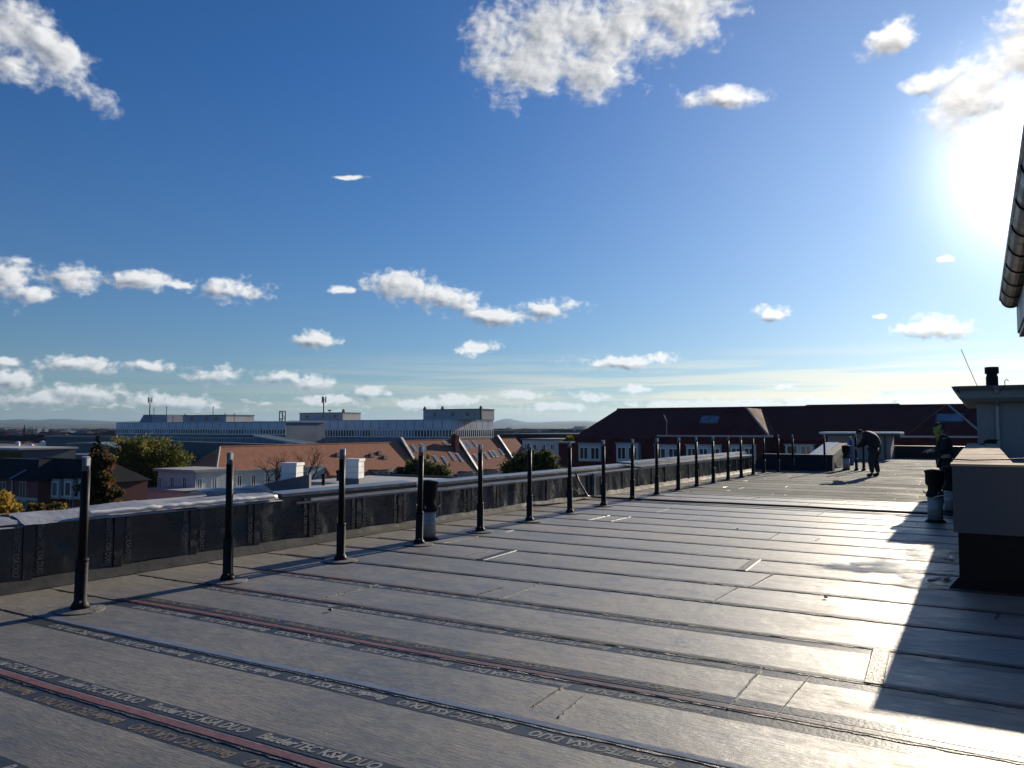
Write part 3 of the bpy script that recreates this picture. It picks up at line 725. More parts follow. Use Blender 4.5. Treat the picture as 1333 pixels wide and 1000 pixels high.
# ------------------------------------------------------------------ people
def skinned(name, mats, parent, verts, edges, subd=2):
    """verts: list of (pos, radius); edges: pairs; one continuous surface"""
    me = bpy.data.meshes.new(name); me.from_pydata([v[0] for v in verts], edges, [])
    o = link(name, me, parent)
    md = o.modifiers.new('skin', 'SKIN'); md.use_smooth_shade = True
    for i, v in enumerate(verts):
        sv = me.skin_vertices[0].data[i]; r = v[1]; sv.radius = r if isinstance(r, tuple) else (r, r); sv.use_root = (i == 0)
    o.modifiers.new('sub', 'SUBSURF').levels = subd
    o.modifiers['sub'].render_levels = subd
    dg = bpy.context.evaluated_depsgraph_get()
    me2 = bpy.data.meshes.new_from_object(o.evaluated_get(dg)); o.modifiers.clear(); o.data = me2
    me2.materials.clear(); me2.materials.append(M(mats)); me2.shade_smooth()
    return o
def hand(v, e, wrist, d, side, n):
    """palm, four curled fingers and a thumb added to a body skeleton; d = hand direction, side = thumb side, n = curl"""
    d, side, n = Vector(d).normalized(), Vector(side).normalized(), Vector(n).normalized()
    w = Vector(v[wrist][0]); i = len(v)
    v.append((tuple(w + d * .05), (.036, .022))); e.append((wrist, i))
    palm = w + d * .095
    for k, (off, L) in enumerate(((.030, .070), (.010, .078), (-.010, .072), (-.029, .056))):
        j = len(v); b = palm + side * off
        v.append((tuple(b - d * .01), .0105)); e.append((i, j))
        v.append((tuple(b + d * L * .45 + n * .012), .0090)); e.append((j, j + 1))
        v.append((tuple(b + d * L * .75 + n * .034), .0082)); e.append((j + 1, j + 2))
    j = len(v)
    v.append((tuple(w + d * .03 + side * .038 + n * .006), .012)); e.append((i, j))
    v.append((tuple(w + d * .065 + side * .058 + n * .018), .010)); e.append((j, j + 1))
    v.append((tuple(w + d * .090 + side * .052 + n * .032), .009)); e.append((j + 1, j + 2))
def face(parent, c, fwd, up, capmat=None, hairmat='hair'):
    fwd, up = Vector(fwd).normalized(), Vector(up).normalized(); side = fwd.cross(up).normalized(); up = side.cross(fwd)
    P = lambda a, b, c_: tuple(Vector(c) + fwd * a + side * b + up * c_)
    head = MB(); n, mrg = 14, 12; rows = []
    for i in range(mrg + 1):
        t = math.pi * i / mrg; row = []
        for j in range(n):
            p = 2 * math.pi * j / n
            x, y, z = math.sin(t) * math.cos(p), math.sin(t) * math.sin(p), math.cos(t)
            ax = .098 if x > 0 else .102; wz = .125
            k = 1 - .26 * max(0, -z) ** 1.5
            X, Y_, Z = x * ax * (k if x < 0 else 1 - .1 * max(0, -z)), y * .076 * k, z * wz
            if x > .85 and -.42 < z < .12: X += .022 * (1 - abs(z + .15) / .27)      # nose
            if abs(y) > .3 and x > .6 and 0 < z < .25: X -= .008                     # eye sockets
            row.append(len(head.v)); head.v.append(P(X, Y_, Z))
        rows.append(row)
    for i in range(mrg):
        for j in range(n): head.f.append((rows[i][j], rows[i][(j + 1) % n], rows[i + 1][(j + 1) % n], rows[i + 1][j])); head.mi.append(0)
    h = head.build('head', 'skin', parent, True)
    hair = MB(); rows = []
    for i in range(7):
        t = math.pi * .60 * i / 6; row = []
        for j in range(n):
            p = 2 * math.pi * j / n; x, y, z = math.sin(t) * math.cos(p), math.sin(t) * math.sin(p), math.cos(t)
            if x > .55 and z < .55: z = .55; 
            row.append(len(hair.v)); hair.v.append(P(x * .112, y * .086, z * .136))
        rows.append(row)
    for i in range(6):
        for j in range(n): hair.f.append((rows[i][j], rows[i][(j + 1) % n], rows[i + 1][(j + 1) % n], rows[i + 1][j])); hair.mi.append(0)
    hair.build('hood' if capmat else 'hair', capmat or hairmat, parent, True)
    for s_ in (-1, 1):
        MB().tube([P(.0, .074 * s_, .03), P(-.012, .085 * s_, .01), P(-.004, .076 * s_, -.03)], .012, 6).build('ear', 'skin', h, True)
        MB().lathe([(.001, -.010), (.010, 0), (.001, .010)], 8).build('eye', 'cloth_black', h, True, P(.088, .03 * s_, .012))
    MB().tube([P(.088, -.022, -.062), P(.094, 0, -.064), P(.088, .022, -.062)], .005, 5).build('mouth', 'cloth_black', h)

# worker bending forward by the far posts
p1 = pz(1133, 620)
t = thing('person', 'person in dark work clothes bending forward over the short posts on the far roof', 'person', (p1.x, p1.y, 0), R(-12))
# local frame: facing -x
hip = (.16, 0, .93)
spine = [(hip, (.155, .13)), ((.17, 0, 1.06), (.15, .135)), ((.10, 0, 1.22), (.165, .14)), ((-.03, 0, 1.36), (.175, .135)), ((-.16, 0, 1.44), (.10, .09)), ((-.23, 0, 1.46), .055)]
v = list(spine); e = [(i, i + 1) for i in range(5)]
arms = []
for s_ in (-1, 1):
    i = len(v); v += [((-.05, .19 * s_, 1.36), .065), ((-.16, .22 * s_, 1.10), .050), ((-.36, .12 * s_, .95), .040)]; e += [(3, i), (i, i + 1), (i + 1, i + 2)]
    arms.append(i + 2)
    j = len(v); v += [((.15, .10 * s_, .86), .105), ((.10 + .03 * s_, .13 * s_, .50), .075), ((.16 + .05 * s_, .14 * s_, .12), .05), ((.13 + .05 * s_, .14 * s_, .05), .048), ((-.02 + .05 * s_, .15 * s_, .04), .038)]
    e += [(0, j), (j, j + 1), (j + 1, j + 2), (j + 2, j + 3), (j + 3, j + 4)]
bv, be = [(q[0], tuple(x * .86 for x in q[1]) if isinstance(q[1], tuple) else q[1] * .86) for q in v], list(e)
for k, s_ in zip(arms, (-1, 1)): hand(bv, be, k, (-.9, 0, -.45), (0, -s_, .2), (.1, 0, -1))
skinned('body', 'skin', t, bv, be)
jv = [(q[0], tuple(x * 1.62 for x in q[1]) if isinstance(q[1], tuple) else q[1] * 1.5) for q in v]
je = [(0, 1), (1, 2), (2, 3), (3, 4)]; sel = [0, 1, 2, 3, 4] + [i for s_ in (0, 1) for i in (6 + 8 * s_, 7 + 8 * s_, 8 + 8 * s_)]
def sub(vs, es, keep):
    mp = {k: i for i, k in enumerate(keep)}
    return [vs[k] for k in keep], [(mp[a], mp[b]) for a, b in es if a in mp and b in mp]
a_, b_ = sub(jv, e, sel); skinned('jacket', 'cloth_black', t, a_, b_)
legs = [0] + [i for s_ in (0, 1) for i in (9 + 8 * s_, 10 + 8 * s_, 11 + 8 * s_)]
tv = [(q[0], tuple(x * 1.10 for x in q[1]) if isinstance(q[1], tuple) else q[1] * 1.42) for q in v]
a_, b_ = sub(tv, e, legs); skinned('trousers', 'cloth_navy', t, a_, b_)
for s_ in (0, 1):
    a_, b_ = sub([(q[0], (q[1] if not isinstance(q[1], tuple) else q[1][0]) * 1.25) for q in v], e, [11 + 8 * s_, 12 + 8 * s_, 13 + 8 * s_]); skinned('boot', 'rubber', t, a_, b_)
face(t, (-.30, 0, 1.43), (-.55, 0, -.83), (-.83, 0, .55), 'cloth_black')

# worker standing by the upstand, with a bright hood patch
p2 = pY(1231, 600, 19.6)
t = thing('person', 'person in black with a bright yellow hood standing behind the vent pipes', 'person', (p2.x, p2.y, 0), R(15))
v = [((0, 0, .92), (.15, .12)), ((0, 0, 1.08), (.145, .115)), ((-.02, 0, 1.26), (.17, .12)), ((-.05, 0, 1.38), (.16, .10)), ((-.08, 0, 1.46), .06), ((-.10, 0, 1.50), .05)]
e = [(i, i + 1) for i in range(5)]; arms = []
for s_ in (-1, 1):
    i = len(v); v += [((-.05, .20 * s_, 1.36), .06), ((-.10, .25 * s_, 1.12), .047), ((-.26, .16 * s_, 1.10), .038)]; e += [(3, i), (i, i + 1), (i + 1, i + 2)]; arms.append(i + 2)
    j = len(v); v += [((0, .095 * s_, .86), .10), ((-.03, .11 * s_, .49), .072), ((.02, .12 * s_, .12), .05), ((0, .12 * s_, .05), .048), ((-.15, .13 * s_, .04), .038)]
    e += [(0, j), (j, j + 1), (j + 1, j + 2), (j + 2, j + 3), (j + 3, j + 4)]
bv, be = [(q[0], tuple(x * .86 for x in q[1]) if isinstance(q[1], tuple) else q[1] * .86) for q in v], list(e)
for k, s_ in zip(arms, (-1, 1)): hand(bv, be, k, (-1, 0, -.1), (0, -s_, .4), (0, 0, -1))
skinned('body', 'skin', t, bv, be)
jv = [(q[0], tuple(x * 1.12 for x in q[1]) if isinstance(q[1], tuple) else q[1] * 1.15) for q in v]
a_, b_ = sub(jv, e, sel); skinned('jacket', 'cloth_black', t, a_, b_)
tv = [(q[0], tuple(x * 1.10 for x in q[1]) if isinstance(q[1], tuple) else q[1] * 1.18) for q in v]
a_, b_ = sub(tv, e, legs); skinned('trousers', 'cloth_black', t, a_, b_)
for s_ in (0, 1):
    a_, b_ = sub([(q[0], (q[1] if not isinstance(q[1], tuple) else q[1][0]) * 1.25) for q in v], e, [11 + 8 * s_, 12 + 8 * s_, 13 + 8 * s_]); skinned('boot', 'rubber', t, a_, b_)
face(t, (-.12, 0, 1.58), (-.9, 0, -.35), (-.3, 0, .9), 'cloth_black')
MB().tube([(-.16, -.12, 1.33), (-.19, -.13, 1.42), (-.19, -.10, 1.52), (-.14, -.07, 1.60), (-.08, -.05, 1.66)], [.02, .05, .065, .055, .02], 8).build('yellow_scarf', 'hivis', t, True)

# blue bottle and tools by the far posts
p = pz(1108, 606)
bt = thing('gas_bottle', 'tall narrow blue gas bottle standing behind the short posts on the far roof', 'gas bottle', (p.x, p.y, 0))
MB().lathe([(.10, .01), (.11, .03), (.11, .95), (.08, 1.05), (.04, 1.09), (.035, 1.14)], 16).build('cylinder', 'bottle_blue', bt, True)
MB().lathe([(.028, 1.13), (.03, 1.20), (.05, 1.21), (.05, 1.23), (.01, 1.24)], 10).build('valve', 'steel', bt)

# ------------------------------------------------------------------ terrain
gr = MB()
gr.quad((-30000, -30000, GROUND), (30000, -30000, GROUND), (30000, 30000, GROUND), (-30000, 30000, GROUND))
struct(gr.build('ground', 'land'))
st = struct(MB().quad((-260, -60, GROUND + .05), (160, -60, GROUND + .05), (160, 300, GROUND + .05), (-260, 300, GROUND + .05)).build('street', 'asphalt'))
def hills(r, px0, px1, hfun, depth, matn, n=160):
    mb = MB(); rows = []
    for i in range(n + 1):
        x = px0 + (px1 - px0) * i / n
        d = ray(x, 556); a = math.atan2(d.x, d.y); row = []
        for j in range(9):
            u = j / 8; rr_ = r + depth * (u - .5)
            z = GROUND - .5 + (hfun(x) - GROUND) * math.sin(math.pi * min(1, u * 1.0)) ** .8 * (1 + .10 * mnoise.noise(Vector((x * .03, u * 3, r))))
            row.append(len(mb.v)); mb.v.append((rr_ * math.sin(a), rr_ * math.cos(a), z))
        rows.append(row)
    for i in range(n):
        for j in range(8): mb.f.append((rows[i][j], rows[i + 1][j], rows[i + 1][j + 1], rows[i][j + 1])); mb.mi.append(0)
    return struct(mb.build('hills', matn, None, True))
def zpx(y, r): return HCAM + (556.5 - y) / 1110 * r
hills(13000, -900, 1500, lambda x: zpx(547.5 - 2.6 * mnoise.noise(Vector((x * .008, 1, 0))) - 1.2 * mnoise.noise(Vector((x * .03, 4, 0))) + (2.5 if x > 600 else 0) - 6 * math.exp(-((x - 660) / 17) ** 2) - 3 * math.exp(-((x - 760) / 60) ** 2), 13000), 3000, 'forest', 400)
hills(7000, -900, 1500, lambda x: zpx(551.5 - 2.2 * mnoise.noise(Vector((x * .011, 7, 0))) - .8 * mnoise.noise(Vector((x * .05, 9, 0))), 7000), 2200, 'land', 300)
hills(4200, -900, 1500, lambda x: zpx(556.0 - 1.8 * mnoise.noise(Vector((x * .015, 12, 0))), 4200), 1500, 'forest', 200)

# ------------------------------------------------------------------ building helpers
def win_part(parent, face_, a, b, z, w_, h, frame='white', pane='glass', mull=1):
    """window on the face 'S' (towards -y, at y=b) or 'E' (towards +x, at x=b); a = centre along the face"""
    f = MB(); p_ = MB(); t_ = .10 if w_ > .5 else .06
    def bx(mb, u0, u1, z0, z1, d0, d1):
        if face_ == 'S': mb.box(u0, u1, b - d1, b - d0, z0, z1)
        else: mb.box(b + d0, b + d1, u0, u1, z0, z1)
    u0, u1, z0, z1 = a - w_ / 2, a + w_ / 2, z - h / 2, z + h / 2
    bx(f, u0, u0 + t_, z0, z1, -.02, .06); bx(f, u1 - t_, u1, z0, z1, -.02, .06)
    bx(f, u0 + t_, u1 - t_, z1 - t_, z1, -.02, .055); bx(f, u0 + t_, u1 - t_, z0, z0 + t_, -.02, .055)
    for k in range(mull):
        m_ = u0 + w_ * (k + 1) / (mull + 1); bx(f, m_ - t_ * .45, m_ + t_ * .45, z0 + t_, z1 - t_, -.02, .05)
    o = f.build('window', frame, parent)
    bx(p_, u0 + t_ * .6, u1 - t_ * .6, z0 + t_ * .6, z1 - t_ * .6, -.02, .02)
    p_.build('pane', pane, o); return o

# ---- long panelled office block
def office(name, label, x0, x1, y0, depth, ztop, ncol, bands, endcols):
    t = thing(name, label, 'office building', (x0, y0, GROUND))
    L = x1 - x0; H = ztop - GROUND
    MB().box(.15, L - .15, .15, depth, 0, H - .2).build('core', 'panel_dark', t)
    MB().box(-.1, L + .1, -.1, depth + .1, H - .2, H).build('roof_edge', 'panel_blue', t)
    cw = L / ncol
    cw2 = depth / endcols if endcols else 0
    z = H - .25
    for (kind, h) in bands:
        z0 = z - h
        pm = MB().box(.12, cw - .12, 0, .14, .04, h - .04).mesh('facade_panel', 'panel_blue' if kind == 'p' else 'panel_dark')
        pe = MB().box(-.14, 0, .12, cw2 - .12, .04, h - .04).mesh('facade_panel', 'panel_blue' if kind == 'p' else 'panel_dark') if endcols else None
        wf = MB(); nsub = 3
        wf.box(.0, cw, .0, .14, 0, .22).box(.0, cw, .0, .14, h - .2, h)
        for q in range(nsub + 1): wf.box(max(0, cw * q / nsub - .16), min(cw, cw * q / nsub + .16), .001, .14, .22, h - .2)
        wfm = wf.mesh('window_unit', 'white')
        gm = MB().box(.1, cw - .1, .08, .145, .2, h - .18).mesh('pane', 'glass_pale')
        gm2 = MB().box(.1, cw - .1, .08, .145, .2, h - .18).mesh('pane', 'glass')
        if endcols:
            we = MB().box(-.14, 0, 0, cw2, 0, .22).box(-.14, 0, 0, cw2, h - .2, h)
            for q in range(nsub + 1): we.box(-.14, -.001, max(0, cw2 * q / nsub - .16), min(cw2, cw2 * q / nsub + .16), .22, h - .2)
            wem = we.mesh('window_unit', 'white'); gem = MB().box(-.145, -.08, .1, cw2 - .1, .2, h - .18).mesh('pane', 'glass')
        for c_ in range(ncol):
            if kind == 'w':
                o = link('window_unit', wfm, t, (c_ * cw, 0, z0)); link('pane', gm if rs.random() < .3 else gm2, o)
            else: link('facade_panel', pm, t, (c_ * cw, 0, z0))
        for c_ in range(endcols):
            if kind == 'w':
                o = link('window_unit', wem, t, (L, c_ * cw2, z0)); link('pane', gem, o)
            else: link('facade_panel', pe, t, (L, c_ * cw2, z0))
        z = z0
    return t
def penthouse(t, px0, px1, ytop, Y, dep, ztop_roof, nm='penthouse'):
    a, b = pY(px0, ytop, Y), pY(px1, ytop, Y)
    ox, oy, oz = t.location
    p = MB().box(a.x - ox, b.x - ox, Y - oy, Y - oy + dep, ztop_roof - oz - .1, a.z - oz - .25).build(nm, ['render_grey'], t)
    MB().box(a.x - ox - .15, b.x - ox + .15, Y - oy - .15, Y - oy + dep + .15, a.z - oz - .249, a.z - oz).build('roof_edge', 'roof_grey', p)
    n = max(2, int((b.x - a.x) / 6))
    for k in range(n):
        u = a.x - ox + (b.x - a.x) * (k + .5 + rs.uniform(-.2, .2)) / n
        zz = (ztop_roof - oz + a.z - oz) / 2 - .1
        MB().box(u - .6, u + .6, Y - oy - .03, Y - oy + .05, zz - .55, zz + .55).build('pane', 'glass', p)
    MB().box(b.x - ox, b.x - ox + .04, Y - oy + .1, Y - oy + dep - .1, ztop_roof - oz, a.z - oz - .26).build('painted_sunlit_end', 'render_cream', p)  # sunlight on the end face painted in as a cream sheet
    return p
YL = 162.0
a, b = pY(151, 549.8, YL), pY(372, 548.8, YL)
ol = office('office_building', 'long low office wing with pale upper panels and a sloping rooftop plant room', a.x, b.x, YL, 16, (a.z + b.z) / 2, 23, [('p', 1.9), ('w', 1.7), ('d', 2.6)], 0)
ztL = (a.z + b.z) / 2
penthouse(ol, 238, 294, 540.5, YL + 3, 11, ztL)
# sloping plant room with slanted glazed side
a, b = pY(181, 540, YL + 3), pY(218, 539, YL + 3); ox, oy, oz = ol.location
MB().hexa([(a.x - ox, 3, ztL - oz - .1), (a.x - ox + 7, 3, ztL - oz - .1), (a.x - ox + 7, 11, ztL - oz - .1), (a.x - ox, 11, ztL - oz - .1)],
          [(a.x - ox + 2.5, 3, a.z - oz), (a.x - ox + 7, 3, a.z - oz), (a.x - ox + 7, 11, a.z - oz), (a.x - ox + 2.5, 11, a.z - oz)]).build('plant_room', 'panel_dark', ol)
MB().box(a.x - ox + 7, b.x - ox, 3, 11, ztL - oz - .1, b.z - oz - .2).build('plant_room', 'render_grey', ol)
YR = 197.0
a, b = pY(390, 547.6, YR), pY(588, 546, YR)
orr = office('office_building', 'taller office block wing with bright sunlit end face and ribbon windows', a.x, b.x, YR, 24, b.z, 18, [('p', 2.8), ('w', 2.5), ('d', 3.4), ('w', 2.5), ('d', 3.2)], 7)
ztR = b.z
penthouse(orr, 390, 446, 537.5, YR + 3, 9, ztR)
penthouse(orr, 551, 623, 533, YR + 4, 9, ztR)
ox, oy, oz = orr.location
MB().box(-5.5, -.05, .5, 8, 0, ztR - oz - .1).build('stair_shaft', 'panel_blue', orr)
fr = MB()
for x in (-8.6, -7.2, -5.8):
    fr.box(x - .12, x + .12, -1.2, -.9, 0, ztR - oz + 3.2)
for z in range(6):
    zz = ztR - oz + 3.2 - z * 2.6; fr.box(-8.6, -5.8, -1.2, -.9, zz - .15, zz + .1)
    fr.tube([(-8.4, -1.05, zz), (-5.8, -1.05, zz - 2.5)], .12, 5)
fr.build('stair_frame', 'panel_frame', orr)
def mast(label, base, h, s=1.0):
    t = thing('antenna_mast', label, 'antenna', base)
    MB().tube([(0, 0, 0), (0, 0, h)], [.22 * s, .16 * s], 8).build('pole', 'roof_metal', t)
    for k in range(3):
        a_ = k * 2.09 + .5; MB().box(-.18 * s, .18 * s, -.1 * s, .1 * s, h - 1.7 * s, h + .15 * s).build('panel_antenna', 'render_grey', t, False, (.62 * s * math.cos(a_), .62 * s * math.sin(a_), 0), a_)
    MB().box(-.65 * s, .65 * s, -.05, .05, h - 1.0 * s, h - .88 * s).box(-.05, .05, -.6 * s, .6 * s, h - .8 * s, h - .68 * s).build('arm', 'roof_metal', t)
    return t
a = pY(195.5, 518, YL + 6); mast('antenna mast rising from the sloping rooftop plant room', (a.x, YL + 6, ztL + 1.4), a.z - ztL - 1.4)
a = pY(421.5, 517, YR + 6); mast('antenna mast on the long rooftop penthouse with a round dish below', (a.x, YR + 6, ztR + 1.2), a.z - ztR - 1.2, 1.15)
a = pY(429, 533, YR + 6); dt = thing('satellite_dish', 'small rooftop dish beside the antenna mast on the taller office wing', 'dish', (a.x, YR + 6, ztR + 1.8))
MB().tube([(0, 0, 0), (0, 0, 1.4)], .1, 6).build('stand', 'roof_metal', dt); MB().lathe([(.15, 1.3), (.6, 1.5), (.8, 1.8), (.75, 1.8), (.3, 1.45)], 12).build('bowl', 'roof_metal', dt)
for (x, y, h) in ((200.5, 531, 2.2), (217, 529, 3.0), (277.5, 529, 2.5), (241, 538, 1.0), (225, 541, 1.0), (293, 537.5, 1), (305, 538, .8)):
    a = pY(x, y, YL + 4); tag(MB().tube([(0, 0, 0), (0, 0, a.z - ztL)], .10, 5).box(-.3, .3, -.08, .08, a.z - ztL - .5, a.z - ztL - .4).build('roof_aerial', 'roof_metal', None, False, (a.x, YL + 4, ztL)), 'thin aerial with a crossbar on the lower office wing roof', 'aerial', 'aerials on the lower office wing')
for (x, y) in ((447, 534), (576, 530.5), (626, 530), (553, 531)):
    a = pY(x, y, YR + 5); tag(MB().box(-.35, .35, -.35, .35, 0, a.z - ztR).box(-.2, .2, -.2, .2, a.z - ztR, a.z - ztR + .4).build('roof_flue', 'roof_metal', None, False, (a.x, YR + 5, ztR)), 'short dark flue box on the taller office wing roof', 'flue', 'flues on the taller office wing')

# ---- teal hall with low sloping roof end
t = thing('hall', 'wide dark teal industrial hall with a white sloping roof edge', 'hall', (0, 0, 0))
a, b, c = pY(60, 567.2, 122), pY(332, 566.4, 122), pY(398, 577.5, 122)
MB().hexa([(a.x, 122, GROUND), (c.x, 122, GROUND), (c.x, 126, GROUND), (a.x, 126, GROUND)], [(a.x, 122, a.z - .5), (c.x, 122, c.z - .4), (c.x, 126, c.z - .4), (a.x, 126, a.z - .5)]).build('wall', 'hall_teal', t)
MB().hexa([(b.x, 121.8, b.z - .45), (b.x, 126, b.z - .45), (a.x, 126, a.z - .45), (a.x, 121.8, a.z - .45)][::-1], [(b.x, 121.8, b.z), (b.x, 126, b.z), (a.x, 126, a.z), (a.x, 121.8, a.z)][::-1]).build('roof', 'hall_teal', t)
MB().hexa([(b.x, 121.7, b.z - .42), (c.x, 121.7, c.z - .42), (c.x, 126, c.z - .42), (b.x, 126, b.z - .42)], [(b.x, 121.7, b.z + .02), (c.x, 121.7, c.z + .02), (c.x, 126, c.z + .02), (b.x, 126, b.z + .02)]).build('roof', 'hall_teal', t)
MB().hexa([(b.x, 121.5, b.z - .3), (c.x, 121.5, c.z - .3), (c.x, 121.69, c.z - .3), (b.x, 121.69, b.z - .3)], [(b.x, 121.5, b.z + .1), (c.x, 121.5, c.z + .1), (c.x, 121.69, c.z + .1), (b.x, 121.69, b.z + .1)]).build('verge', 'white', t)
MB().box(a.x, b.x, 121.6, 121.79, a.z - .3, a.z + .06).build('verge', 'render_grey', t)

# ---- grey factory roofs at the left
t = thing('factory', 'low factory with a wide grey roof and white roof hoods', 'factory', (0, 0, 0))
z0 = -4.0
c0, c1 = pz(118, 592, z0), pz(150, 577, z0)
xl, xr, yn, yf = -300, c0.x, c0.y, c0.y + 60
MB().box(xl, xr, yn, yf, GROUND, z0 - .5).build('wall', 'panel_frame', t)
MB().box(xl, xr + .8, yn - .8, yf, z0 - .5, z0).build('roof', 'roof_grey', t)
nW = 16
for k in range(nW): 
    u = xr - 1.5 - k * 3.2
    if k % 2 == 0: win_part(t, 'S', u, yn, z0 - 2.6, 2.4, 2.2, 'white', 'glass_pale', 2)
for (x, y) in ((23, 581), (40, 585.5), (55, 580), (59, 581), (62, 582), (65, 581), (68, 582), (72, 582.5), (77, 582.5), (91, 578.5), (118, 583)):
    p = pz(x, y, z0); MB().lathe([(.7, 0), (.7, .9), (.9, 1.0), (.3, 1.5)], 8, p.x, p.y).build('roof_hood', 'white', t).location.z = z0
t = thing('shed_hall', 'hall with a shallow curved pale roof beside the conifer', 'hall', (0, 0, 0))
a, b = pY(88, 577, 108), pY(165, 582, 108)
prev = None; N = 8
mb = MB(); wl = MB()
for i in range(N):
    u0, u1 = i / N, (i + 1) / N
    f = lambda u: (a.x + (b.x - a.x) * u, a.z + 1.6 * math.sin(math.pi * u) * .5 - 1.2 * u)
    (xa, za), (xb, zb_) = f(u0), f(u1)
    mb.hexa([(xa, 107.6, za - .3), (xb, 107.6, zb_ - .3), (xb, 120, zb_ - .3), (xa, 120, za - .3)], [(xa, 107.6, za), (xb, 107.6, zb_), (xb, 120, zb_), (xa, 120, za)])
    wl.hexa([(xa, 108, GROUND), (xb, 108, GROUND), (xb, 119.8, GROUND), (xa, 119.8, GROUND)], [(xa, 108, za - .3), (xb, 108, zb_ - .3), (xb, 119.8, zb_ - .3), (xa, 119.8, za - .3)])
mb.build('roof', 'zinc', t); wl.build('wall', 'panel_frame', t)
for k in range(4): win_part(t, 'S', a.x + 2.2 + k * (b.x - a.x - 4) / 3, 108, a.z - 3.6, 2.6, 2.4, 'render_grey', 'glass', 1)
t = thing('panel_house', 'flat building with pale green wall panels at the edge of the factory', 'building', (0, 0, 0))
a, b = pY(-40, 584, 62), pY(27, 584, 62)
MB().box(a.x, b.x, 62.1, 70, GROUND, a.z).build('wall', 'panel_frame', t)
for k in range(7):
    u0 = a.x + (b.x - a.x) * k / 7
    MB().box(u0 + .15, u0 + (b.x - a.x) / 7 - .15, 62, 62.1, a.z - 2.2, a.z - .3).build('wall_panel', 'leaf_olive', t)
MB().box(a.x, b.x + .4, 61.6, 70.2, a.z, a.z + .25).build('roof', 'roof_pale', t)

# ---- dark red brick house with slate roof
t = thing('brick_house', 'dark red brick house with slate roof, gabled dormers and a corner wing', 'house', (0, 0, 0))
Yb = 45.0
a = pY(52, 623, Yb); b = pY(140, 623, Yb); ze = a.z
zr = pY(60, 596, Yb + 2).z
X0, X1 = a.x, b.x
MB().box(X0 - 1, X1, Yb, Yb + 4.2, GROUND, ze).build('wall', 'brick', t)
MB().hexa([(X0 - 4, Yb - .3, ze), (X1 + .4, Yb - .3, ze), (X1 + .4, Yb + 4.4, ze), (X0 - 4, Yb + 4.4, ze)], [(X0 - 4, Yb + 2.0, zr), (X1 - 4, Yb + 2.0, zr), (X1 - 4, Yb + 2.4, zr), (X0 - 4, Yb + 2.4, zr)]).build('roof', 'slate', t)
# lower mansard storey with dormer windows
zm = pY(90, 644, Yb).z
MB().hexa([(X0, Yb - .75, zm), (X1 + .6, Yb - .75, zm), (X1 + .6, Yb, zm), (X0, Yb, zm)], [(X0, Yb - .3, ze), (X1 + .4, Yb - .3, ze), (X1 + .4, Yb, ze), (X0, Yb, ze)]).build('mansard', 'slate', t)
MB().box(X0, X1 + .5, Yb - .9, Yb - .76, zm - .25, zm).build('gutter', 'stone_trim', t)
for x in (56, 73, 90, 109):
    c = pY(x, 636, Yb - .9); d_ = MB().box(c.x - .75, c.x + .75, Yb - 1.0, Yb + .3, c.z - 1.0, c.z + .95).build('dormer', 'render_grey', t)
    MB().hexa([(c.x - .95, Yb - 1.15, c.z + .95), (c.x + .95, Yb - 1.15, c.z + .95), (c.x + .95, Yb + .6, c.z + .95), (c.x - .95, Yb + .6, c.z + .95)],
              [(c.x - .1, Yb - 1.15, c.z + 1.55), (c.x + .1, Yb - 1.15, c.z + 1.55), (c.x + .1, Yb + .6, c.z + 1.55), (c.x - .1, Yb + .6, c.z + 1.55)]).build('dormer_roof', 'slate', d_)
    win_part(t, 'S', c.x, Yb - 1.0, c.z - .05, 1.05, 1.45, 'white', 'glass_pale' if x == 73 else 'glass', 0)
for x in (55, 73, 91, 110, 128):
    c = pY(x, 662, Yb); win_part(t, 'S', c.x, Yb, c.z, 1.1, 1.9, 'stone_trim', 'glass', 1)
    MB().box(c.x - .75, c.x + .75, Yb - .08, Yb + .02, c.z + 1.0, c.z + 1.15).build('lintel', 'stone_trim', t)
# corner wing
Yw = Yb - 2.2
wa, wb = pY(-55, 625, Yw).x, pY(50, 625, Yw).x
MB().box(wa, wb, Yw, Yb + 3, GROUND, ze).build('wing_wall', 'brick', t)
MB().hexa([(wa - .3, Yw - .4, ze), (wb + .4, Yw - .4, ze), (wb + .4, Yb + 3, ze), (wa - .3, Yb + 3, ze)], [(wa + 3, Yw + 2.5, zr - .1), (wb - 4.6, Yw + 2.5, zr - .1), (wb - 4.6, Yb + 1.6, zr - .1), (wa + 3, Yb + 1.6, zr - .1)]).build('wing_roof', 'slate', t)
c = pY(30, 649, Yw); MB().box(wa, wb + .05, Yw - .12, Yw - .002, c.z - .15, c.z + .15).build('string_course', 'stone_trim', t)
for x in (4, 30):
    c = pY(x, 638, Yw); win_part(t, 'S', c.x, Yw, c.z, 1.2, 1.7, 'stone_trim', 'glass', 1)
    c = pY(x, 665, Yw); win_part(t, 'S', c.x, Yw, c.z, 1.2, 2.0, 'stone_trim', 'glass', 1)
c = pY(17.5, 625, Yw); MB().tube([(c.x, Yw - .1, GROUND), (c.x, Yw - .1, ze)], .09, 6).build('downpipe', 'stone_trim', t)
MB().tube([(c.x, Yw - .35, ze + .05), (c.x + .4, Yw + 1.0, ze + .9)], .1, 5).build('hip_flashing', 'zinc', t)

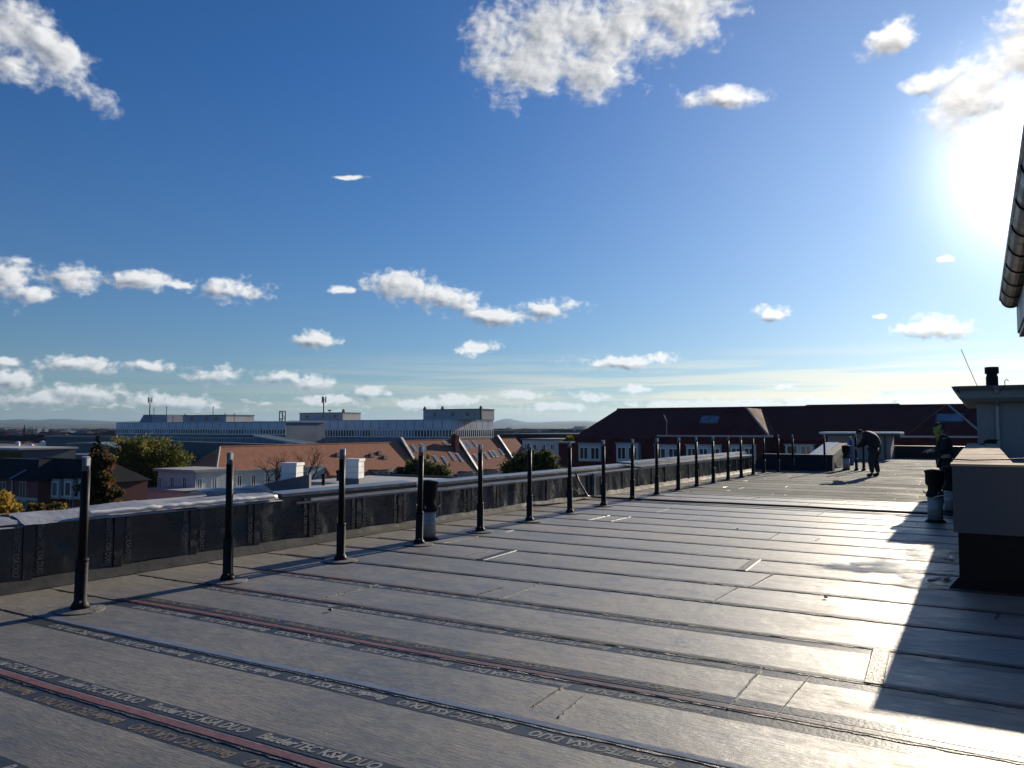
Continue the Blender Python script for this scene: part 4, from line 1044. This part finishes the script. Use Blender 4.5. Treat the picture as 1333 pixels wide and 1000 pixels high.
# ---- white annex with flat roof
t = thing('white_annex', 'white rendered annex with a flat projecting roof and small windows', 'building', (0, 0, 0))
Ya = 58.4
a, c = pY(206, 616, Ya), pY(254, 616, Ya)
XA, XC = a.x, c.x; YB_ = 62.6
zt = pY(206, 613, Ya).z
MB().box(XA, XC, Ya, YB_ + 1, GROUND, zt).build('wall', 'render_white', t)
MB().box(XA - .4, XC + .4, Ya - .4, YB_ + 1.2, zt, zt + .28).build('roof', 'render_grey', t)
for x in (208.5, 224.5, 240.5):
    q = pY(x, 628, Ya); win_part(t, 'S', q.x, Ya, q.z, .75, 1.35, 'white', 'glass', 1)
for u in (.6, 2.6): win_part(t, 'E', Ya + u, XC, zt - 1.35, .75, 1.35, 'white', 'glass_pale', 1)
MB().tube([(XC + .1, Ya - .1, GROUND), (XC + .1, Ya - .1, zt)], .09, 6).build('downpipe', 'zinc', t)
t = thing('low_annex', 'low white annex with a flat roof in front of the white building', 'building', (0, 0, 0))
a, b = pY(190, 638, 55), pY(248, 640, 55)
MB().box(a.x, b.x, 55, 58.3, GROUND, a.z).build('wall', 'render_white', t)
MB().box(a.x - .2, b.x + .2, 54.8, 58.35, a.z, a.z + .2).build('roof', 'render_grey', t)

# ---- terrace of houses with red roofs, ridge running away from us
XR_ = -85.0
def yat(px):                                  # distance along the terrace for a bearing
    d = ray(px, 575); return d.y / d.x * XR_
ZR = pd(295, 578, math.hypot(XR_, yat(295))).z - .4
def terrace(name, label, y0, y1, zr, ze, run, tile, hip=False, windows=(), dormers=()):
    t = thing(name, label, 'house', (XR_, y0, 0)); L = y1 - y0
    MB().box(-run + .3, run - .35, .2 if hip else 0, L, GROUND, ze + .02).build('wall', 'render_white', t)
    h0 = run * .85 if hip else 0
    b = [(-run, -.3 if hip else 0, ze), (run, -.3 if hip else 0, ze), (run, L, ze), (-run, L, ze)]
    MB().hexa(b, [(-.08, h0, zr), (.08, h0, zr), (.08, L, zr), (-.08, L, zr)]).build('roof', tile, t)
    MB().tube([(0, h0, zr + .03), (0, L, zr + .03)], .14, 6).build('ridge', tile, t)
    if hip: MB().tube([(run, -.3, ze + .05), (.05, h0, zr + .04)], .13, 6).build('hip_cap', 'stone_trim', t)
    MB().box(run - .05, run + .1, 0, L, ze - .14, ze + .02).build('gutter', 'zinc', t)
    sl = Vector((run, 0, ze - zr)); n_ = Vector((zr - ze, 0, run)).normalized()
    for (u, s_, w_, h_) in windows:            # u along, s_ fraction down the slope
        mb = MB(); pn = MB(); c_ = Vector((0, u, zr)) + sl * s_; dn = sl.normalized()
        def slab(mb, hw, hh, lo, hi):
            P = [c_ + Vector((0, -hw, 0)) - dn * hh, c_ + Vector((0, hw, 0)) - dn * hh, c_ + Vector((0, hw, 0)) + dn * hh, c_ + Vector((0, -hw, 0)) + dn * hh]
            mb.hexa([p + n_ * lo for p in P], [p + n_ * hi for p in P])
        slab(mb, w_ / 2, h_ / 2, -.05, .12); o = mb.build('roof_window', 'panel_frame', t)
        slab(pn, w_ / 2 - .1, h_ / 2 - .1, .1, .135); pn.build('pane', 'glass_pale', o)
    for (u, s_, w_, h_) in dormers:            # shed dormer, its face towards the eaves
        c_ = Vector((0, u, zr)) + sl * s_
        d_ = MB().hexa([(c_.x - .3, u - w_ / 2, c_.z - h_), (c_.x + 1.3, u - w_ / 2, c_.z - h_), (c_.x + 1.3, u + w_ / 2, c_.z - h_), (c_.x - .3, u + w_ / 2, c_.z - h_)],
                       [(c_.x - .3, u - w_ / 2, c_.z), (c_.x + 1.3, u - w_ / 2, c_.z - .1), (c_.x + 1.3, u + w_ / 2, c_.z - .1), (c_.x - .3, u + w_ / 2, c_.z)]).build('dormer', 'render_grey', t)
        MB().box(c_.x - .3, c_.x + 1.6, u - w_ / 2 - .2, u + w_ / 2 + .2, c_.z + .0, c_.z + .14).build('dormer_roof', tile, d_)
        for q in (-.25, .25): MB().box(c_.x + 1.3, c_.x + 1.34, u + q * w_ - w_ * .16, u + q * w_ + w_ * .16, c_.z - h_ + .25, c_.z - .3).build('pane', 'glass', d_)
    return t
def firewall(label, y, zr, ze, run):
    t = thing('fire_wall', label, 'fire wall', (XR_, y, 0))
    MB().hexa([(-run, 0, ze - .3), (run + .2, 0, ze - .3), (run + .2, .45, ze - .3), (-run, .45, ze - .3)], [(-.3, 0, zr + .75), (.3, 0, zr + .75), (.3, .45, zr + .75), (-.3, .45, zr + .75)]).build('wall', 'panel_frame', t)
    MB().hexa([(.3, -.08, zr + .755), (run + .25, -.08, ze - .28), (run + .25, .53, ze - .28), (.3, .53, zr + .755)], [(.3, -.08, zr + .90), (run + .25, -.08, ze - .13), (run + .25, .53, ze - .13), (.3, .53, zr + .90)]).build('coping', 'zinc', t)
yh, ya_, y1_, y2_, y3_, y4_ = 66.5, yat(405), yat(520), yat(592), yat(646), yat(671)
h1 = terrace('hipped_house', 'white house with orange tiled hipped roof beside the annex', yh, ya_, ZR, ZR - 2.9, 3.2, 'tile_red', True)
for k in range(6): win_part(h1, 'E', 3.6 + k * 2.3, 2.85, ZR - 4.3, .8, 1.5, 'white', 'glass', 1)
terrace('terrace_house', 'terrace house with a plain orange tiled roof and shed dormers', ya_, y1_ - .2, ZR, ZR - 5.6, 5.0, 'tile_red', False,
        [(y1_ - ya_ - 7.0, .88, 1.0, 2.0)], [(y1_ - ya_ - 10.0, .72, 3.0, 1.5), (y1_ - ya_ - 2.8, .70, 3.2, 1.4), (y1_ - ya_ - 19, .8, 3, 1.3)])
terrace('terrace_house', 'terrace house with brown tiled roof, many roof windows and a tall dark chimney', y1_ + .3, y2_ - .2, ZR + .25, ZR - 5.6, 5.2, 'tile_brown', False,
        [(2.2, .22, .9, 1.5), (5.0, .2, .9, 1.5), (3.4, .62, .9, 1.5), (6.2, .55, .9, 1.5), (8.5, .62, .9, 2.0), (11.5, .50, .9, 2.0), (13.5, .55, .9, 2.0), (12.0, .12, .9, 1.2), (13.4, .22, .9, 1.2)], [(5, .95, 2.6, 1.0), (12, .95, 2.6, 1.0)])
terrace('terrace_house', 'terrace house with brown tiled roof, solar panels and paired roof windows', y2_ + .3, y3_ - .2, ZR + .3, ZR - 5.6, 5.2, 'tile_brown', False,
        [(1.6, .18, 1.0, 1.9), (2.8, .18, 1.0, 1.9), (5.2, .16, .9, 1.5), (2.4, .58, .9, 1.6), (6.2, .55, .9, 1.6), (8.4, .5, .9, 1.6), (9.7, .5, .9, 1.6), (12.6, .45, .9, 1.6)], [(4, .95, 2.4, 1.0), (10, .95, 2.4, 1.0)])
terrace('terrace_house', 'last terrace house with a plain brown gable roof beyond the fire walls', y3_ + .3, y4_, ZR + .2, ZR - 3.2, 3.6, 'tile_brown')
for (u, f_) in ((yat(472), .35), (yat(484), .30), (yat(487), .42), (yat(430), .3)):
    tag(MB().hexa([(-.3, -.5, -.2), (.35, -.5, -.2), (.35, .5, -.2), (-.3, .5, -.2)], [(-.1, -.4, .45), (.3, -.4, .35), (.3, .4, .35), (-.1, .4, .45)]).build('roof_vent', 'roof_metal', None, False, (XR_ + 5.0 * f_, u, ZR - 5.6 * f_)), 'small dark vent hood on the plain orange tiled roof', 'roof vent', 'vent hoods on the orange roof')
firewall('dark fire wall between the plain orange roof and the first brown roof', y1_, ZR, ZR - 5.4, 5.0)
firewall('dark fire wall beside the tall chimney between two brown roofs', y2_, ZR + .2, ZR - 5.4, 5.2)
firewall('dark fire wall before the last house of the terrace', y3_, ZR + .1, ZR - 4.6, 4.6)
tag(MB().box(-.5, .5, -.6, .6, -1.2, 2.1).box(-.6, .6, -.7, .7, 2.1, 2.3).box(-.3, .3, -.4, .4, 2.3, 2.6).build('chimney', 'tile_dark', None, False, (XR_ + 1.6, y2_ - 2.2, ZR - 1.2)), 'tall dark red chimney on the brown terrace roof beside a fire wall', 'chimney')

# ---- neighbouring pale flat roof with two chimneys
t = thing('neighbour_house', 'neighbouring house with a pale flat roof below the parapet', 'house', (0, 0, 0))
zn = -.80
MB().box(-23.5, -9.2, 15.7, 25.8, GROUND, zn - .12).build('wall', 'render_grey', t)
MB().box(-24, -9.1, 15.5, 26, zn - .12, zn).build('roof', 'roof_pale', t)
MB().box(-26.5, -9.1, 26.003, 31, GROUND, zn - .12).build('wall', 'render_grey', t)
MB().box(-26.6, -9.1, 26.002, 31.1, zn - .119, zn - .001).build('roof', 'roof_pale', t)
MB().box(-26.6, -9.1, 31.101, 31.2, zn - .1, zn + .08).build('roof_edge', 'coping_dark', t)
for (x, y) in ((421, 618), (440, 612), (447, 641)):
    p = pz(x, y + 14, zn); MB().lathe([(.07, zn), (.07, zn + .35), (.10, zn + .37), (.10, zn + .45), (.02, zn + .5)], 8, p.x, p.y).build('vent', 'bitumen', t)
def roof_chimney(label, p, h, w_=.28, dark=0):
    t = thing('chimney', label, 'chimney', (p.x, p.y, zn), R(20))
    MB().box(-w_ * 1.1, w_ * 1.1, -w_ * 1.1, w_ * 1.1, 0, .36).build('flashing', 'panel_frame', t)
    for k in range(3):
        z0 = .361 + k * (h - .45) / 3; MB().box(-w_, w_, -w_, w_, z0, z0 + (h - .45) / 3 - .012).build('cladding', 'white', t)
    MB().box(-w_ * .9, w_ * .9, -w_ * .9, w_ * .9, .3, h - .1).build('stack', 'zinc', t)
    MB().box(-w_ * 1.12, w_ * 1.12, -w_ * 1.12, w_ * 1.12, h - .1, h).build('cap', 'white', t)
    if dark: MB().hexa([(-.75, -.5, 0), (.85, -.5, 0), (.85, -.34, 0), (-.75, -.34, 0)], [(-.75, -.5, .52), (.85, -.5, .85), (.85, -.34, .85), (-.75, -.34, .52)]).build('upstand_board', 'panel_frame', t)
pc = pz(380, 649, zn); roof_chimney('white clad chimney with a dark board in front on the pale flat roof', pc, 1.22, .27, 1)
pc = pz(461, 634, zn); roof_chimney('white clad chimney standing alone on the pale flat roof', pc, 1.15, .30)
# shallow dome rooflight
p = pd(262, 652, 25); dm = thing('rooflight', 'shallow pale dome rooflight on the neighbouring roof', 'rooflight', (p.x, p.y, zn))
p = pz(352, 655, zn); dm.location = (p.x, p.y, zn)
MB().lathe([(.5, 0), (.5, .12), (.62, .16), (.62, .2)], 16).build('kerb', 'render_grey', dm); MB().lathe([(.60, .2), (.5, .28), (.25, .34), (.02, .36)], 16).build('dome', 'zinc', dm, True)

# ---- big dark red roof at the end of the street
t = thing('red_roof_house', 'large house with a dark red mansard roof and a row of white dormers', 'house', (0, 0, 0))
Ye, Yr = 84.0, 93.0
zrid = pY(880, 532.6, Yr).z; zev = pY(800, 604, Ye).z - 2
xl_e = pY(712, 604, Ye).x; xl_r = pY(803, 533, Yr).x; xr_e = 30.0
MB().box(xl_e + 1, xr_e, Ye + .6, Yr + 9, GROUND, zev).build('wall', 'render_grey', t)
zmn = pY(800, 571, Ye + 1).z; km = (zmn - zev) / (zrid - zev); xm = xl_e + (xl_r - xl_e) * km
MB().hexa([(xl_e, Ye, zev), (xr_e, Ye, zev), (xr_e, Yr + 9.5, zev), (xl_e, Yr + 9.5, zev)], [(xm, Ye + 1, zmn), (xr_e, Ye + 1, zmn), (xr_e, Yr + 8.5, zmn), (xm, Yr + 8.5, zmn)]).build('mansard', 'tile_dark', t)
MB().hexa([(xm - .15, Ye + .85, zmn), (xr_e, Ye + .85, zmn), (xr_e, Yr + 8.6, zmn), (xm - .15, Yr + 8.6, zmn)], [(xl_r, Yr, zrid), (xr_e, Yr, zrid), (xr_e, Yr + .3, zrid), (xl_r, Yr + .3, zrid)]).build('roof', 'tile_dark', t)
MB().tube([(xl_r, Yr + .1, zrid + .05), (xr_e, Yr + .1, zrid + .05)], .16, 6).build('ridge', 'tile_dark', t)
a, b = pY(1050, 527, Yr + 5), pY(1170, 526.5, Yr + 5)
MB().hexa([(a.x - 1.5, Yr + .5, zrid - 1.5), (b.x + 2, Yr + .5, zrid - 1.5), (b.x + 2, Yr + 9.5, zrid - 1.5), (a.x - 1.5, Yr + 9.5, zrid - 1.5)], [(a.x, Yr + 5, a.z), (b.x, Yr + 5, a.z), (b.x, Yr + 5.3, a.z), (a.x, Yr + 5.3, a.z)]).build('upper_roof', 'tile_dark', t)
def slope_y(z): return Ye + (z - zev) / (zrid - zev) * (Yr - Ye)
def crossroof(pxa, ya, pxl, pxr, yb, Yc):
    ap, l, r = pY(pxa, ya, Yc + 2.5), pY(pxl, yb, Yc), pY(pxr, yb, Yc)
    o = MB().hexa([(l.x, Yc, l.z), (r.x, Yc, r.z), (r.x, Yc + 12, l.z), (l.x, Yc + 12, l.z)], [(ap.x - .1, Yc + 4, ap.z), (ap.x + .1, Yc + 4, ap.z), (ap.x + .1, Yc + 12, ap.z), (ap.x - .1, Yc + 12, ap.z)]).build('cross_roof', 'tile_dark', t)
    MB().tube([(r.x, Yc, r.z + .05), (ap.x, Yc + 4, ap.z + .07)], .09, 5).build('hip_flashing', 'stone_trim', t)
    MB().tube([(l.x, Yc, r.z + .05), (ap.x, Yc + 4, ap.z + .07)], .07, 5).build('hip_flashing', 'tile_dark', t)
    MB().box(l.x - .5, r.x + .5, Yc - .35, Yc - .02, l.z - .12, l.z + .06).build('eaves_line', 'zinc', t)
    return l, r, ap
l, r_, ap = crossroof(966, 530.5, 862, 1000, 567, 81.5)
MB().box(l.x + .4, r_.x - .4, 81.7, 90, GROUND, l.z - .1).build('wing_wall', 'tile_dark', t)
l2, r2, ap2 = crossroof(1233, 527, 1180, 1282, 568, 83.0)
MB().box(l2.x + .4, r2.x - .4, 83.2, 90, GROUND, l2.z - .1).build('wing_wall', 'tile_dark', t)
def roofwin(x, y, Yc, apz, yb, w_=1.3, h_=1.35):
    n_ = Vector((0, -(apz - yb), 4)).normalized(); dn = Vector((0, -4, -(apz - yb))).normalized()
    d = ray(x, y); P0 = Vector((0, Yc, yb)); tt = (P0 - CAM).dot(n_) / d.dot(n_); c_ = CAM + d * tt
    def slab(mb, hw, hh, lo, hi):
        P = [c_ + Vector((-hw, 0, 0)) - dn * hh, c_ + Vector((-hw, 0, 0)) + dn * hh, c_ + Vector((hw, 0, 0)) + dn * hh, c_ + Vector((hw, 0, 0)) - dn * hh]
        mb.hexa([p + n_ * lo for p in P], [p + n_ * hi for p in P])
    mb = MB(); slab(mb, w_ / 2, h_ / 2, -.05, .10); o = mb.build('roof_window', 'panel_frame', t)
    mb = MB(); slab(mb, w_ / 2 - .12, h_ / 2 - .12, .08, .115); mb.build('pane', 'glass_pale', o)
for x in (918, 929.5): roofwin(x, 547, 81.5, ap.z, l.z, 1.05)
for x in (1228, 1244): roofwin(x, 545, 83.0, ap2.z, l2.z, 1.3)
def dormer(x0, x1, y0, y1, Yd, nwin, wz):
    a, b = pY(x0, y0, Yd), pY(x1, y1, Yd)
    d_ = MB().box(a.x, b.x, Yd, Yd + .9, b.z, a.z).build('dormer', 'render_white', t)
    MB().box(a.x - .1, b.x + .1, Yd - .12, Yd + 1.1, a.z, a.z + .14).build('dormer_roof', 'zinc', d_)
    for k in range(nwin):
        c_ = a.x + (b.x - a.x) * (k + .5) / nwin; zc = pY(x0, wz, Yd).z
        win_part(t, 'S', c_, Yd, zc, min(1.15, (b.x - a.x) / nwin - .25), 1.45, 'white', 'glass', 1)
dormer(753, 782, 578, 601, 83.75, 2, 590)
dormer(802, 831, 578, 602, 83.75, 2, 590)
dormer(852, 885, 580, 603, 81.55, 2, 592)
dormer(893, 939, 580, 603, 81.55, 3, 592)
dormer(950, 984, 580, 600, 81.55, 2, 592)
dormer(1022, 1059, 580, 600, 83.7, 2, 589)
tag(MB().tube([(0, 0, 0), (0, 0, 1.6), (-.3, 0, 2.2)], .05, 6).build('roof_pole', 'stone_trim', None, False, (pY(868, 575, 81.2).x, 81.2, pY(868, 567, 81.2).z)), 'thin bent pole on the lower edge of the dark red roof', 'pole')
# small red roofed lean-to and white flat house before it
t = thing('brick_lean_to', 'small red walled lean-to at the left foot of the dark red roof', 'outbuilding', (0, 0, 0))
a, b = pY(727, 577, 78), pY(746, 577, 78)
MB().box(a.x, b.x - .6, 78, 79.2, GROUND, a.z).build('wall', 'tile_dark', t); MB().box(a.x - .2, b.x - .4, 77.8, 79.4, a.z, a.z + .18).build('roof', 'stone_trim', t)
t = thing('flat_white_house', 'low white house with a flat grey roof behind the round bush', 'house', (0, 0, 0))
a, b = pY(680, 573, 150), pY(748, 573, 150)
MB().box(a.x, b.x, 150, 165, GROUND, a.z).build('wall', 'render_white', t); MB().box(a.x - .3, b.x + .3, 149.7, 165, a.z, a.z + .3).build('roof', 'roof_grey', t)
for k in range(6): win_part(t, 'S', a.x + 1 + k * (b.x - a.x - 2) / 5, 150, a.z - 1.5, .9, 1.3, 'white', 'glass', 1)
t = thing('dark_hall', 'long dark flat roofed hall in front of the distant town', 'hall', (0, 0, 0))
a, b = pY(648, 566, 230), pY(790, 566, 230)
MB().box(a.x, b.x, 230, 262, GROUND, a.z).build('wall', 'slate', t); MB().box(a.x - .5, b.x + .5, 229.5, 262.5, a.z, a.z + .4).build('roof', 'roof_metal', t)

# ------------------------------------------------------------------ trees
def tree(name, label, base, crown, nleaf, leafs, lsize, trunk_h, group=None, bare=False, weights=None, seed=1):
    r_ = random.Random(seed); t = thing(name, label, 'tree' if 'bush' not in name else 'bush', base, 0, group)
    tk = MB(); H = trunk_h
    tk.tube([(0, 0, 0), (.1, 0, H * .5), (0, .1, H)], [H * .035 + .08, H * .025 + .06, H * .014 + .04], 8)
    for (cx, cy, cz, rx, ry, rz) in crown:
        tk.tube([(0, 0, H * .55), (cx * .5, cy * .5, (H * .6 + cz) / 2 + H * .1), (cx, cy, cz + rz * .3)], [H * .014 + .04, H * .009 + .03, .02], 5)
    tk.build('trunk', 'bark', t)
    lf = MB(); tot = sum(c[3] * c[4] * c[5] for c in crown)
    for (cx, cy, cz, rx, ry, rz) in crown:
        n = int(nleaf * rx * ry * rz / tot); cl = []
        ncl = max(8, n // 26)
        for _ in range(ncl):
            while True:
                p = Vector((r_.uniform(-1, 1), r_.uniform(-1, 1), r_.uniform(-1, 1)))
                if .30 < p.length < 1: break
            p = p.normalized() * (p.length ** .5) * (1 + .18 * r_.gauss(0, 1))
            cl.append((Vector((cx + p.x * rx, cy + p.y * ry, cz + p.z * rz)), r_.choices(range(len(leafs)), weights)[0]))
        sp = min(rx, ry, rz) * .20
        for _ in range(n):
            c_, mi = cl[r_.randrange(ncl)]
            q = c_ + Vector((r_.gauss(0, sp), r_.gauss(0, sp), r_.gauss(0, sp * .8)))
            s_ = lsize * r_.uniform(.6, 1.3)
            a_ = Vector((r_.gauss(0, 1), r_.gauss(0, 1), r_.gauss(0, .6))).normalized(); b_ = a_.orthogonal().normalized()
            b_ = (Matrix.Rotation(r_.uniform(0, 6.28), 3, a_) @ b_); a2 = a_.cross(b_)
            lf.m = mi if r_.random() < .8 else r_.randrange(len(leafs))
            lf.quad(q - b_ * s_, q + a2 * s_ * .55, q + b_ * s_, q - a2 * s_ * .55)
    lf.m = 0
    lf.build('crown', leafs, t); return t
def G(px, py, d):
    p = pd(px, py, d); return (p.x, p.y, GROUND)
def crown_at(base, lst, d):
    out = []
    rgt = Vector((base[1], -base[0], 0)).normalized(); k = d / 1060
    for (px, py, rx, ry) in lst:
        p = pd(px, py, d) - Vector(base); dep = (random.random() - .5) * rx * k
        out.append((p.x + base[0] / d * dep, p.y + base[1] / d * dep, p.z, rx * k, rx * k * .9, ry * k))
    return out
b = G(190, 600, 112)
tree('broadleaf_tree', 'large olive green tree turning yellow between the brick house and the annex', b, crown_at(b, [(160, 592, 17, 18), (185, 586, 22, 15), (210, 590, 20, 14), (232, 600, 15, 13), (175, 612, 26, 20), (205, 612, 26, 18), (155, 628, 20, 22), (190, 636, 26, 20)], 112), 24000, ['leaf_green', 'leaf_olive', 'leaf_gold'], .17, 9, None, False, [5, 4, 1], 3)
b = G(131, 620, 66)
tree('broadleaf_tree', 'rust brown tree beside the brick house', b, crown_at(b, [(131, 612, 14, 18), (128, 635, 17, 20), (142, 650, 14, 14)], 66), 7000, ['leaf_rust', 'leaf_dark', 'leaf_olive'], .15, 8, None, False, [6, 3, 1], 5)
b = G(127, 585, 98)
tree('conifer_tree', 'slender dark conifer rising above the factory roof', b, crown_at(b, [(127, 572, 2, 5), (127, 580, 4, 6), (127, 590, 6, 8), (127, 602, 8, 10)], 98), 3500, ['needle'], .16, 12, None, False, None, 6)
b = G(6, 660, 34)
tree('autumn_bush', 'golden leaved shrub behind the parapet film', b, crown_at(b, [(2, 655, 16, 14), (12, 668, 12, 12), (-15, 660, 18, 20), (25, 668, 4, 8)], 34), 2600, ['leaf_gold', 'leaf_olive'], .075, 10, None, False, [5, 1], 9)
b = G(48, 662, 50)
tree('autumn_bush', 'low olive shrub in front of the brick house windows', b, crown_at(b, [(48, 663, 12, 5), (68, 664, 14, 6), (85, 662, 8, 4)], 50), 1800, ['leaf_olive', 'leaf_rust', 'leaf_gold'], .09, 8, None, False, None, 10)
b = G(548, 620, 47)
tree('dark_bush', 'dense dark green tree behind the hooded vent pipe and parapet', b, crown_at(b, [(545, 612, 22, 12), (532, 620, 16, 11), (566, 618, 18, 12), (580, 625, 14, 9), (549, 628, 26, 12)], 47), 8000, ['leaf_dark', 'leaf_green', 'leaf_olive'], .11, 9, None, False, [7, 2, 1], 11)
b = G(690, 610, 52)
tree('dark_bush', 'round dark green tree in front of the terrace end', b, crown_at(b, [(690, 603, 24, 13), (672, 612, 18, 14), (708, 600, 16, 12), (700, 615, 28, 16), (665, 618, 14, 9)], 52), 9000, ['leaf_dark', 'leaf_green', 'leaf_olive'], .11, 9, None, False, [7, 2, 1], 12)
b = G(742, 575, 90)
tree('broadleaf_tree', 'small sunlit yellow green tree beside the dark red roof', b, crown_at(b, [(743, 573, 7, 5), (736, 576, 5, 4)], 90), 900, ['leaf_olive', 'leaf_gold'], .16, 10, None, False, None, 13)
def bare_tree(label, px, d, ybase, ytop, seed):
    r_ = random.Random(seed); b = G(px, ybase, d); t = thing('bare_tree', label, 'tree', b, 0, 'bare trees before the orange roof')
    top = pd(px, ytop, d).z - GROUND; tk = MB(); br = MB()
    h0 = (pd(px, ybase, d).z - GROUND)
    tk.tube([(0, 0, 0), (.1, 0, h0 * .6), (0, .05, h0)], [.22, .14, .09], 7); tk.build('trunk', 'bark', t)
    def grow(p, dr, L, r, lev):
        q = p + dr * L; br.tube([p, (p + q) / 2 + Vector((r_.gauss(0, .04), r_.gauss(0, .04), 0)) * L, q], [r, r * .8, r * .6], 4, False)
        if lev == 0: return
        for _ in range(3 if lev > 2 else 2):
            nd = (dr + Vector((r_.gauss(0, .5), r_.gauss(0, .5), r_.gauss(.1, .3)))).normalized(); grow(q, nd, L * r_.uniform(.6, .85), r * .6, lev - 1)
    for _ in range(4): grow(Vector((0, .05, h0)), Vector((r_.gauss(0, .6), r_.gauss(0, .6), 1)).normalized(), (top - h0) * .36, .045, 4)
    br.build('branches', 'bark', t)
bare_tree('leafless thin branched tree in front of the orange tiled roof', 352, 40, 640, 588, 2)
bare_tree('leafless thin branched tree in front of the orange tiled roof', 395, 40, 640, 585, 4)

# ------------------------------------------------------------------ distant town
def tower(label, x0, x1, y0, y1, d, m_, fl, cl_):
    a, b = pd(x0, y0, d), pd(x1, y1, d); t = thing('tower_block', label, 'tower block', (0, 0, 0))
    dep = abs(b.x - a.x) * .6; Y_ = a.y
    W_ = (x1 - x0) * d / 1030 / .95; dep = W_ * .5; b.x = a.x + W_ - 4
    MB().box(a.x, a.x + W_, Y_, Y_ + dep, GROUND, a.z).build('wall', m_, t)
    MB().box(a.x + W_ * .3, a.x + W_ * .6, Y_ + 1, Y_ + 4, a.z, a.z + 1.6).build('roof_box', 'render_grey', t)
    for k in range(fl):
        z = a.z - 1.8 - k * 3
        if z < GROUND + 1: break
        MB().box(a.x + 1, a.x + abs(b.x - a.x) + 3, Y_ - .06, Y_ + .05, z - .7, z + .7).build('window_band', 'panel_frame', t)
tower('pale tower block above the factory, the taller of a pair', 44, 51.5, 558, 566, 950, 'render_cream', 6, 4)
tower('white tower block above the factory, the slimmer of a pair', 54, 61, 558.2, 566, 990, 'render_white', 6, 4)
tower('long pale apartment slab standing in the distant town', 79, 98, 561, 567, 1000, 'render_white', 4, 8)
town = MB(); rt = random.Random(21); mats_t = ['render_white', 'render_grey', 'render_cream', 'tile_dark', 'roof_grey', 'slate', 'tile_red']
for _ in range(3600):
    x = rt.uniform(-250, 1400); d = 330 + 3900 * rt.random() ** 1.3
    p = pd(x, 560, d); w_, l_, h = rt.uniform(5, 11), rt.uniform(7, 22), rt.uniform(5, 10) + (rt.random() < .03 and d > 1600) * rt.uniform(3, 14)
    if h > 14: w_, l_ = 9, 12
    if d < 520: h = min(h, 8)
    town.m = rt.choice((0, 1, 1, 2)); z = GROUND - .3; x_, y_ = p.x, p.y
    town.box(x_ - l_, x_ + l_, y_ - w_, y_ + w_, z, z + h)
    town.m = rt.choice((3, 3, 4, 5, 6))
    town.hexa([(x_ - l_ - .5, y_ - w_ - .5, z + h), (x_ + l_ + .5, y_ - w_ - .5, z + h), (x_ + l_ + .5, y_ + w_ + .5, z + h), (x_ - l_ - .5, y_ + w_ + .5, z + h)],
              [(x_ - l_, y_ - .2, z + h + (w_ * .6 if h < 13 else .4)), (x_ + l_, y_ - .2, z + h + (w_ * .6 if h < 13 else .4)), (x_ + l_, y_ + .2, z + h + (w_ * .6 if h < 13 else .4)), (x_ - l_, y_ + .2, z + h + (w_ * .6 if h < 13 else .4))])
town.m = 0
o = town.build('distant_town', mats_t); o['kind'] = 'stuff'; tag(o, 'distant town of small houses filling the valley', 'town')
wood = MB()
for _ in range(5200):
    x = rt.uniform(-250, 1400); d = 300 + 4200 * rt.random() ** 1.2
    p = pd(x, 560, d); r0 = rt.uniform(3, 6); h = rt.uniform(6, 13); wood.m = rt.choice((0, 0, 1, 1, 2))
    rows = []
    for (rr_, zz) in ((.5, 0), (1, .3), (.9, .6), (.5, .9), (.05, 1.05)):
        rows.append((rr_, zz))
    wood.lathe([(q * r0 * rt.uniform(.8, 1.2), GROUND - .5 + z * h) for q, z in rows], 6, p.x, p.y)
wood.m = 0
o = wood.build('distant_trees', ['leaf_dark', 'leaf_green', 'leaf_rust']); o['kind'] = 'stuff'; tag(o, 'scattered trees between the houses of the distant town', 'trees')
# church spires and stacks in the town
for (x, y, d, lab) in ((32, 553, 700, 'thin dark spire rising above the autumn trees by the tower blocks'), (640, 549, 1500, 'slim pale chimney stack beside the office block end face')):
    p = pd(x, y, d); tag(MB().lathe([(1.6, 0), (1.3, (p.z - GROUND) * .7), (.9, (p.z - GROUND) * .75), (.15, p.z - GROUND)], 8).build('spire', 'slate', None, False, (p.x, p.y, GROUND)), lab, 'spire')

# ------------------------------------------------------------------ air
hm = bpy.data.materials.new('haze'); hm.use_nodes = True; ht = NT(hm.node_tree); ht.n.clear()
pv = ht.node('ShaderNodeVolumePrincipled'); pv.inputs['Color'].default_value = (.42, .66, 1, 1); pv.inputs['Density'].default_value = 3.6e-5; pv.inputs['Anisotropy'].default_value = .35
ho = ht.node('ShaderNodeOutputMaterial'); ht.l.new(pv.outputs[0], ho.inputs['Volume'])
MATS['haze'] = hm
hzb = MB().box(-16500, 16500, -16500, 16500, GROUND - 1.5, 260).build('haze', 'haze'); hzb['kind'] = 'stuff'; hzb['label'] = 'thin pale haze filling the air over the town'; hzb['category'] = 'haze'
